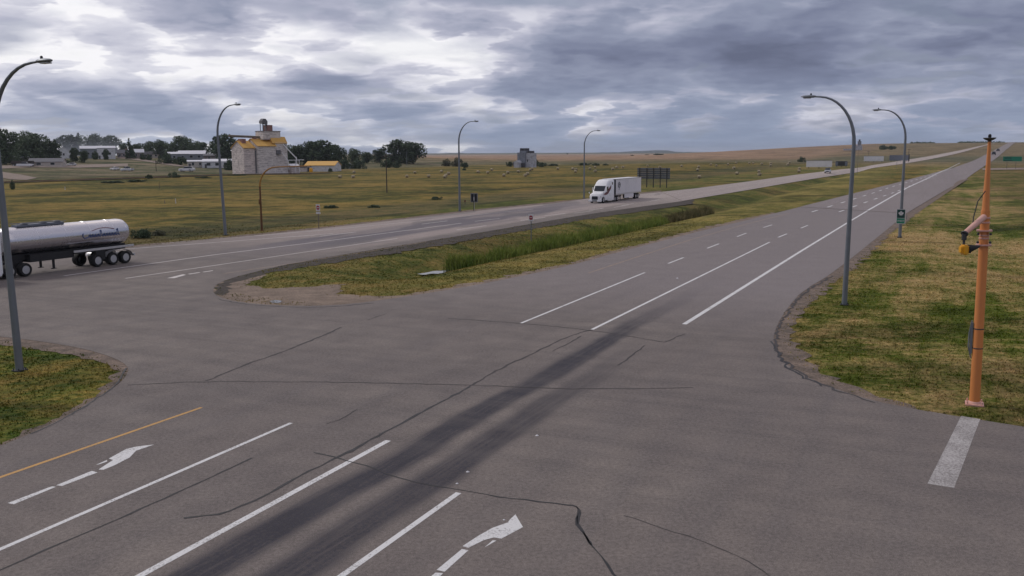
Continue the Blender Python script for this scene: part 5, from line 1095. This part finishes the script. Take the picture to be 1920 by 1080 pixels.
tree(20, 306, 30, 287, 'b1', 'leaf_a', 'dark bush at the left end of the long low shed', 'bush'); tree(325, 297, 30, 268, 'r2', 'leaf_b', 'pale tree left of the tallest one behind the white roof', group=TG); tree(362, 297, 26, 268, 'r3', 'leaf_b', 'low tree in the gap right of the tallest one', group=TG)
tree(267, 300, 12, 287, 'b1', 'leaf_a', 'first small dark bush beside the brown houses', 'bush'); tree(280, 300, 14, 289, 'b1', 'leaf_a', 'second small dark bush beside the brown houses', 'bush')
tree(312, 307, 32, 288, 'b1', 'leaf_a', 'large dark bush left of the cream workshop', 'bush'); tree(338, 309, 30, 293, 'b2', 'leaf_a', 'spreading dark bush in front of the white-roofed building', 'bush')
tree(23, 355, 10, 338, 'b1', 'leaf_a', 'small dark shrub standing alone by the railway', 'bush')
tree(270, 446, 46, 426, 'b2', 'leaf_a', 'dark ragged shrub beside the far carriageway, right of the tanker', 'bush'); tree(296, 441, 30, 428, 'b1', 'leaf_c', 'brownish weeds beside the dark ragged shrub', 'bush')
tree(700, 389, 30, 381, 'b2', 'leaf_b', 'flat green weeds in the meadow left of the second lamp', 'bush'); tree(620, 390, 34, 382, 'b2', 'leaf_a', 'low dark weeds behind the do not enter sign', 'bush'); tree(815, 374, 30, 366, 'b2', 'leaf_b', 'low weeds left of the lamp by the dark sign', 'bush')
tree(210, 343, 50, 338, 'b2', 'leaf_a', 'long dark weeds below the railway, left', 'bush'); tree(250, 341, 46, 335, 'b2', 'leaf_a', 'long dark weeds below the railway, middle', 'bush'); tree(380, 334, 36, 330, 'b2', 'leaf_a', 'dark weeds below the railway near the lamp', 'bush'); tree(445, 329, 40, 325, 'b2', 'leaf_a', 'dark weeds at the foot of the elevator', 'bush'); tree(620, 322, 10, 314, 'b1', 'leaf_a', 'small shrub in front of the orange-roofed shed', 'bush')
tree(327, 333, 22, 322, 'b1', 'leaf_b', 'low grey-green shrub by the railway', 'bush'); tree(279, 335, 16, 326, 'b2', 'leaf_a', 'flat dark shrub by the railway', 'bush')
tree(555, 309, 44, 272, 'r2', 'leaf_a', 'dark tree right behind the elevator', group=TG); tree(580, 309, 46, 266, 'r1', 'leaf_a', 'dark tree behind the orange-roofed shed, left', group=TG)
tree(606, 311, 52, 262, 'r2', 'leaf_a', 'tallest dark tree behind the orange-roofed shed', group=TG); tree(630, 312, 36, 272, 'r1', 'leaf_a', 'dark tree above the right end of the orange-roofed shed', group=TG)
tree(646, 309, 10, 281, 's1', 'leaf_a', 'small pointed spruce right of the orange-roofed shed', 'tree', TG); tree(666, 309, 30, 279, 'r3', 'leaf_b', 'hazy low tree between the shed and the big tree', group=TG)
tree(642, 317, 36, 298, 'b2', 'leaf_a', 'dark bush under the tiny white gable', 'bush'); tree(672, 316, 30, 297, 'b1', 'leaf_a', 'dark bush right of the little pale shed', 'bush')
tree(688, 306, 26, 284, 'r2', 'leaf_b', 'low tree left of the big tree', group=TG); tree(712, 305, 30, 279, 'r1', 'leaf_a', 'medium dark tree touching the big tree', group=TG)
tree(748, 307, 56, 261, 'r2', 'leaf_a', 'big spreading tree at the right end of the town', group=TG); tree(775, 307, 50, 268, 'r1', 'leaf_a', 'right half of the big tree group, slightly lower', group=TG)
tree(728, 314.5, 32, 297, 'b2', 'leaf_a', 'left of two low dark trees in front of the big one', 'bush'); tree(745, 314.5, 22, 300, 'b1', 'leaf_a', 'right of two low dark trees in front of the big one', 'bush')
tree(836, 311.5, 21, 297, 'b1', 'leaf_c', 'greyish round shrub left of the lamp in the meadow', 'bush'); tree(857, 312, 24, 295, 'b1', 'leaf_c', 'greyish round shrub just behind the lamp', 'bush'); tree(871, 315, 18, 303, 'b2', 'leaf_a', 'darker shrub right of the lamp', 'bush')
tree(871, 319, 10, 314.5, 'b1', 'leaf_a', 'tiny dark shrub below the darker one', 'bush')
tree(1003, 311.5, 22, 296, 'b1', 'leaf_a', 'dark bush right of the grey elevator', 'bush'); tree(1017, 313, 22, 303, 'b2', 'leaf_b', 'grey-green low bush right of the dark one', 'bush'); tree(957, 312, 18, 301.5, 'b2', 'leaf_a', 'dark bush left of the grey elevator', 'bush'); tree(982, 313, 12, 305, 'b1', 'leaf_a', 'small bush in front of the grey elevator', 'bush')
tree(1036, 311, 26, 306, 'b2', 'leaf_a', 'flat bush row in the far meadow', 'bush'); tree(1092, 310, 34, 304.5, 'b2', 'leaf_a', 'long flat bushes behind the fourth lamp', 'bush'); tree(1116, 310.5, 20, 305, 'b1', 'leaf_a', 'rounder flat bush right of the long one', 'bush'); tree(1136, 310, 14, 306, 'b1', 'leaf_a', 'last small bush of the row, above the truck', 'bush')
tree(1503, 303.5, 15, 293.5, 'b1', 'leaf_a', 'dark bush standing left above the long white billboard', 'bush')
tree(1657, 280.5, 18, 272, 'b1', 'leaf_a', 'left half of the dark clump on the skyline', 'bush'); tree(1671, 280.5, 20, 273, 'b2', 'leaf_a', 'right half of the dark clump on the skyline', 'bush')
for k, (px, yb, w_, yt) in enumerate(((1213, 290.5, 10, 289), (1232, 290.7, 26, 287.6), (1185, 292, 8, 290), (1064, 289.5, 4, 286.5))):
    tree(px, yb, w_, yt, 'b2', 'leaf_a', ('small far bush left of the far clump', 'dark far clump of trees below the distant hills', 'tiny far bush above the truck', 'single far tree on the plain left of the fourth lamp')[k], 'bush')

# far-off woods on the right skyline read as one mass
def far_wood(label, spans, leafm, n=2500):
    Vs = []
    for x0, x1, yb, h0, h1 in spans:
        for k in range(n // len(spans)):
            px = random.uniform(x0, x1); 
            if random.random() < 0.0: continue
            a_, b_, c_ = ray(px, yb); dd = 1660 + random.uniform(-30, 60); kk = dd; x, y = a_ * kk, b_ * kk; zz = float(T(x, y)); hh_ = (h0 + (h1 - h0) * (0.5 + 0.5 * math.sin(px * 0.9) * math.sin(px * 0.37))) * dd / F
            ct = Vector((x, y, zz + random.uniform(0, hh_))); v1 = Vector((random.gauss(0, 1), random.gauss(0, 1), random.gauss(0, 1))).normalized() * 1.1; v2 = Vector((random.gauss(0, 1), random.gauss(0, 1), random.gauss(0, 1))).normalized() * 0.9
            Vs += [ct - v1, ct + v2, ct + v1, ct - v2]
    V = np.array([list(v) for v in Vs]); me = npmesh('wood', V, np.arange(len(V)).reshape(-1, 4), 4); tag(link('far_wood', me, M[leafm]), label, 'wood', kind='stuff')
far_wood('far-off shelterbelt of trees along the right skyline', ((1706, 1752, 279, 1.5, 3.5), (1795, 1822, 277.5, 2, 4), (1815, 1882, 275, 2, 4.5), (1882, 1935, 272.5, 0.5, 1.6)), 'leaf_a')

# ================================================================== HAY BALES
bale = MB().lathe([(0.0, -0.75), (0.70, -0.75), (0.80, -0.68), (0.82, 0), (0.80, 0.68), (0.70, 0.75), (0.0, 0.75)], n=18, axis='X', cap=False).mesh('hay_bale', True)
bm = bmesh.new(); bm.from_mesh(bale); rgb = random.Random(3)
for v_ in bm.verts: v_.co *= 1 + rgb.uniform(-0.03, 0.03)
bm.to_mesh(bale); bm.free()
BALES_A = [(637.5, 334), (664, 325), (662, 334), (763, 333), (778, 325.5), (804, 333), (828, 323.5), (836, 331.5), (841, 327.5), (834, 334)]
BALES_B = [(896.5, 324.5), (914.5, 325.5), (922, 320), (945, 331), (952, 325.5), (972, 323.5), (985, 331), (989.5, 328), (994, 320.5), (998, 318.5), (1046, 318), (1074, 318.5), (1080, 319.5), (1079, 324), (1106, 318), (1116, 315), (1116, 323), (1149, 319), (1156.5, 315.5), (1168, 315.5)]
BALES_C = [(1214, 312.5), (1237, 315.5), (1278, 313), (1308, 320.5), (1310, 315), (1311, 334.5), (1333, 310.5), (1343, 312), (1376, 317), (1380, 307), (1382, 327.5), (1405, 307.5), (1412, 307.5), (1424, 329.5), (1423, 324), (1445, 312), (1445, 308), (1477, 310), (1480, 306), (1498, 323.5), (1499, 318), (1365, 309.5), (1428, 309)]
SEG = [(0, 'by the orange-roofed shed'), (700, 'between the big tree and the second lamp'), (862, 'between the dark-sign lamp and grey elevator'), (978, 'between grey elevator and the lamp before the truck'), (1096, 'in the meadow above the white truck'), (1200, 'above the five-post sign'), (1300, 'in the middle of the right-hand meadow'), (1400, 'left of the long white billboard')]
ORD = ['first', 'second', 'third', 'fourth', 'fifth', 'sixth', 'seventh', 'eighth', 'ninth', 'tenth', 'eleventh', 'twelfth', 'thirteenth']
ALLB = sorted(BALES_A + BALES_B + BALES_C); cnt = {}
for px, py in ALLB:
    k = max(i for i, (x, _) in enumerate(SEG) if px >= x); cnt[k] = cnt.get(k, -1) + 1
    p = G(px, py); b_ = link('hay_bale', bale, M['straw'], loc=(p[0], p[1], p[2] + 0.52), rz=random.uniform(-0.9, 0.9)); b_.scale = (0.7 * random.uniform(0.92, 1.08),) * 3
    tag(b_, 'round bale, ' + ORD[cnt[k]] + ' from left, ' + SEG[k][1], 'hay bale', 'round bales scattered over the meadow')

# ================================================================== FAR HILLS AND AIR
def ridge(name, prof, dist, label, mat='hill'):
    m = MB(); vs = []; fs = []; n = len(prof)
    dense = [(float(x), float(np.interp(x, [q[0] for q in prof], [q[1] for q in prof])) + 0.25 * math.sin(x * 0.11) + 0.15 * math.sin(x * 0.31)) for x in np.linspace(prof[0][0], prof[-1][0], 160)]
    for x, yt in dense:
        a_, b_, c_ = ray(x, yt); L_ = math.hypot(a_, b_); a_, b_, c_ = a_ / L_, b_ / L_, c_ / L_; top = H + c_ * dist
        for dd, zz in ((dist - 1400, -3.0), (dist - 500, -3 + (top + 3) * 0.62), (dist, top), (dist + 900, -3 + (top + 3) * 0.5), (dist + 1800, -3.0)): vs.append((a_ * dd, b_ * dd, zz))
    for k in range(len(dense) - 1):
        for j_ in range(4): fs.append((k * 5 + j_, (k + 1) * 5 + j_, (k + 1) * 5 + j_ + 1, k * 5 + j_ + 1))
    m.add(vs, fs); tag(m.build(name, M[mat], None, True), label, kind='structure')
ridge('hills', [(700, 290), (800, 288), (860, 286.5), (900, 287.5), (1000, 288), (1100, 287), (1170, 284.5), (1200, 283), (1225, 281.5), (1250, 282), (1270, 284.5), (1330, 286), (1420, 287), (1500, 288)], 7400, 'low blue hills on the horizon')
mh, th, bh = new_mat('haze'); th.n.remove(bh); oh = th.n['Material Output']
pv = th.node('ShaderNodeVolumePrincipled'); pv.inputs['Color'].default_value = (0.80, 0.86, 0.97, 1); pv.inputs['Density'].default_value = 0.00007; pv.inputs['Anisotropy'].default_value = 0.0
th.l.new(pv.outputs[0], oh.inputs['Volume'])
hz_ = MB().box(-10500, 10500, -10500, 10500, -4.3, 46).build('haze', mh); tag(hz_, 'thin pale summer haze over the plain', kind='stuff')

# a few pale stones lying on the asphalt
for k, (px, py, w_) in enumerate(((1007, 817, 0.07), (877, 885, 0.06), (857, 907, 0.05), (1270, 522, 0.10), (945, 975, 0.04))):
    q_ = P(px, py); m = MB(); m.add([(w_ * math.cos(a_) * (0.7 + 0.3 * random.random()), w_ * 0.8 * math.sin(a_), 0.0) for a_ in np.linspace(0, 2 * math.pi, 7, endpoint=False)] + [(0.0, 0.0, w_ * 0.6)], [(j_, (j_ + 1) % 7, 7) for j_ in range(7)])
    tag(m.build('stone', M['sign_white'], loc=(q_[0], q_[1], 0.005)), ('pale stone lying on the asphalt at the end of the dark tyre bands', 'pale stone on the asphalt between the two dark tyre bands', 'smaller pale stone just above the long crack', 'pale stone beside the dashed lane line', 'tiny pale stone below the long crack, left of the arrow')[k], 'stone')
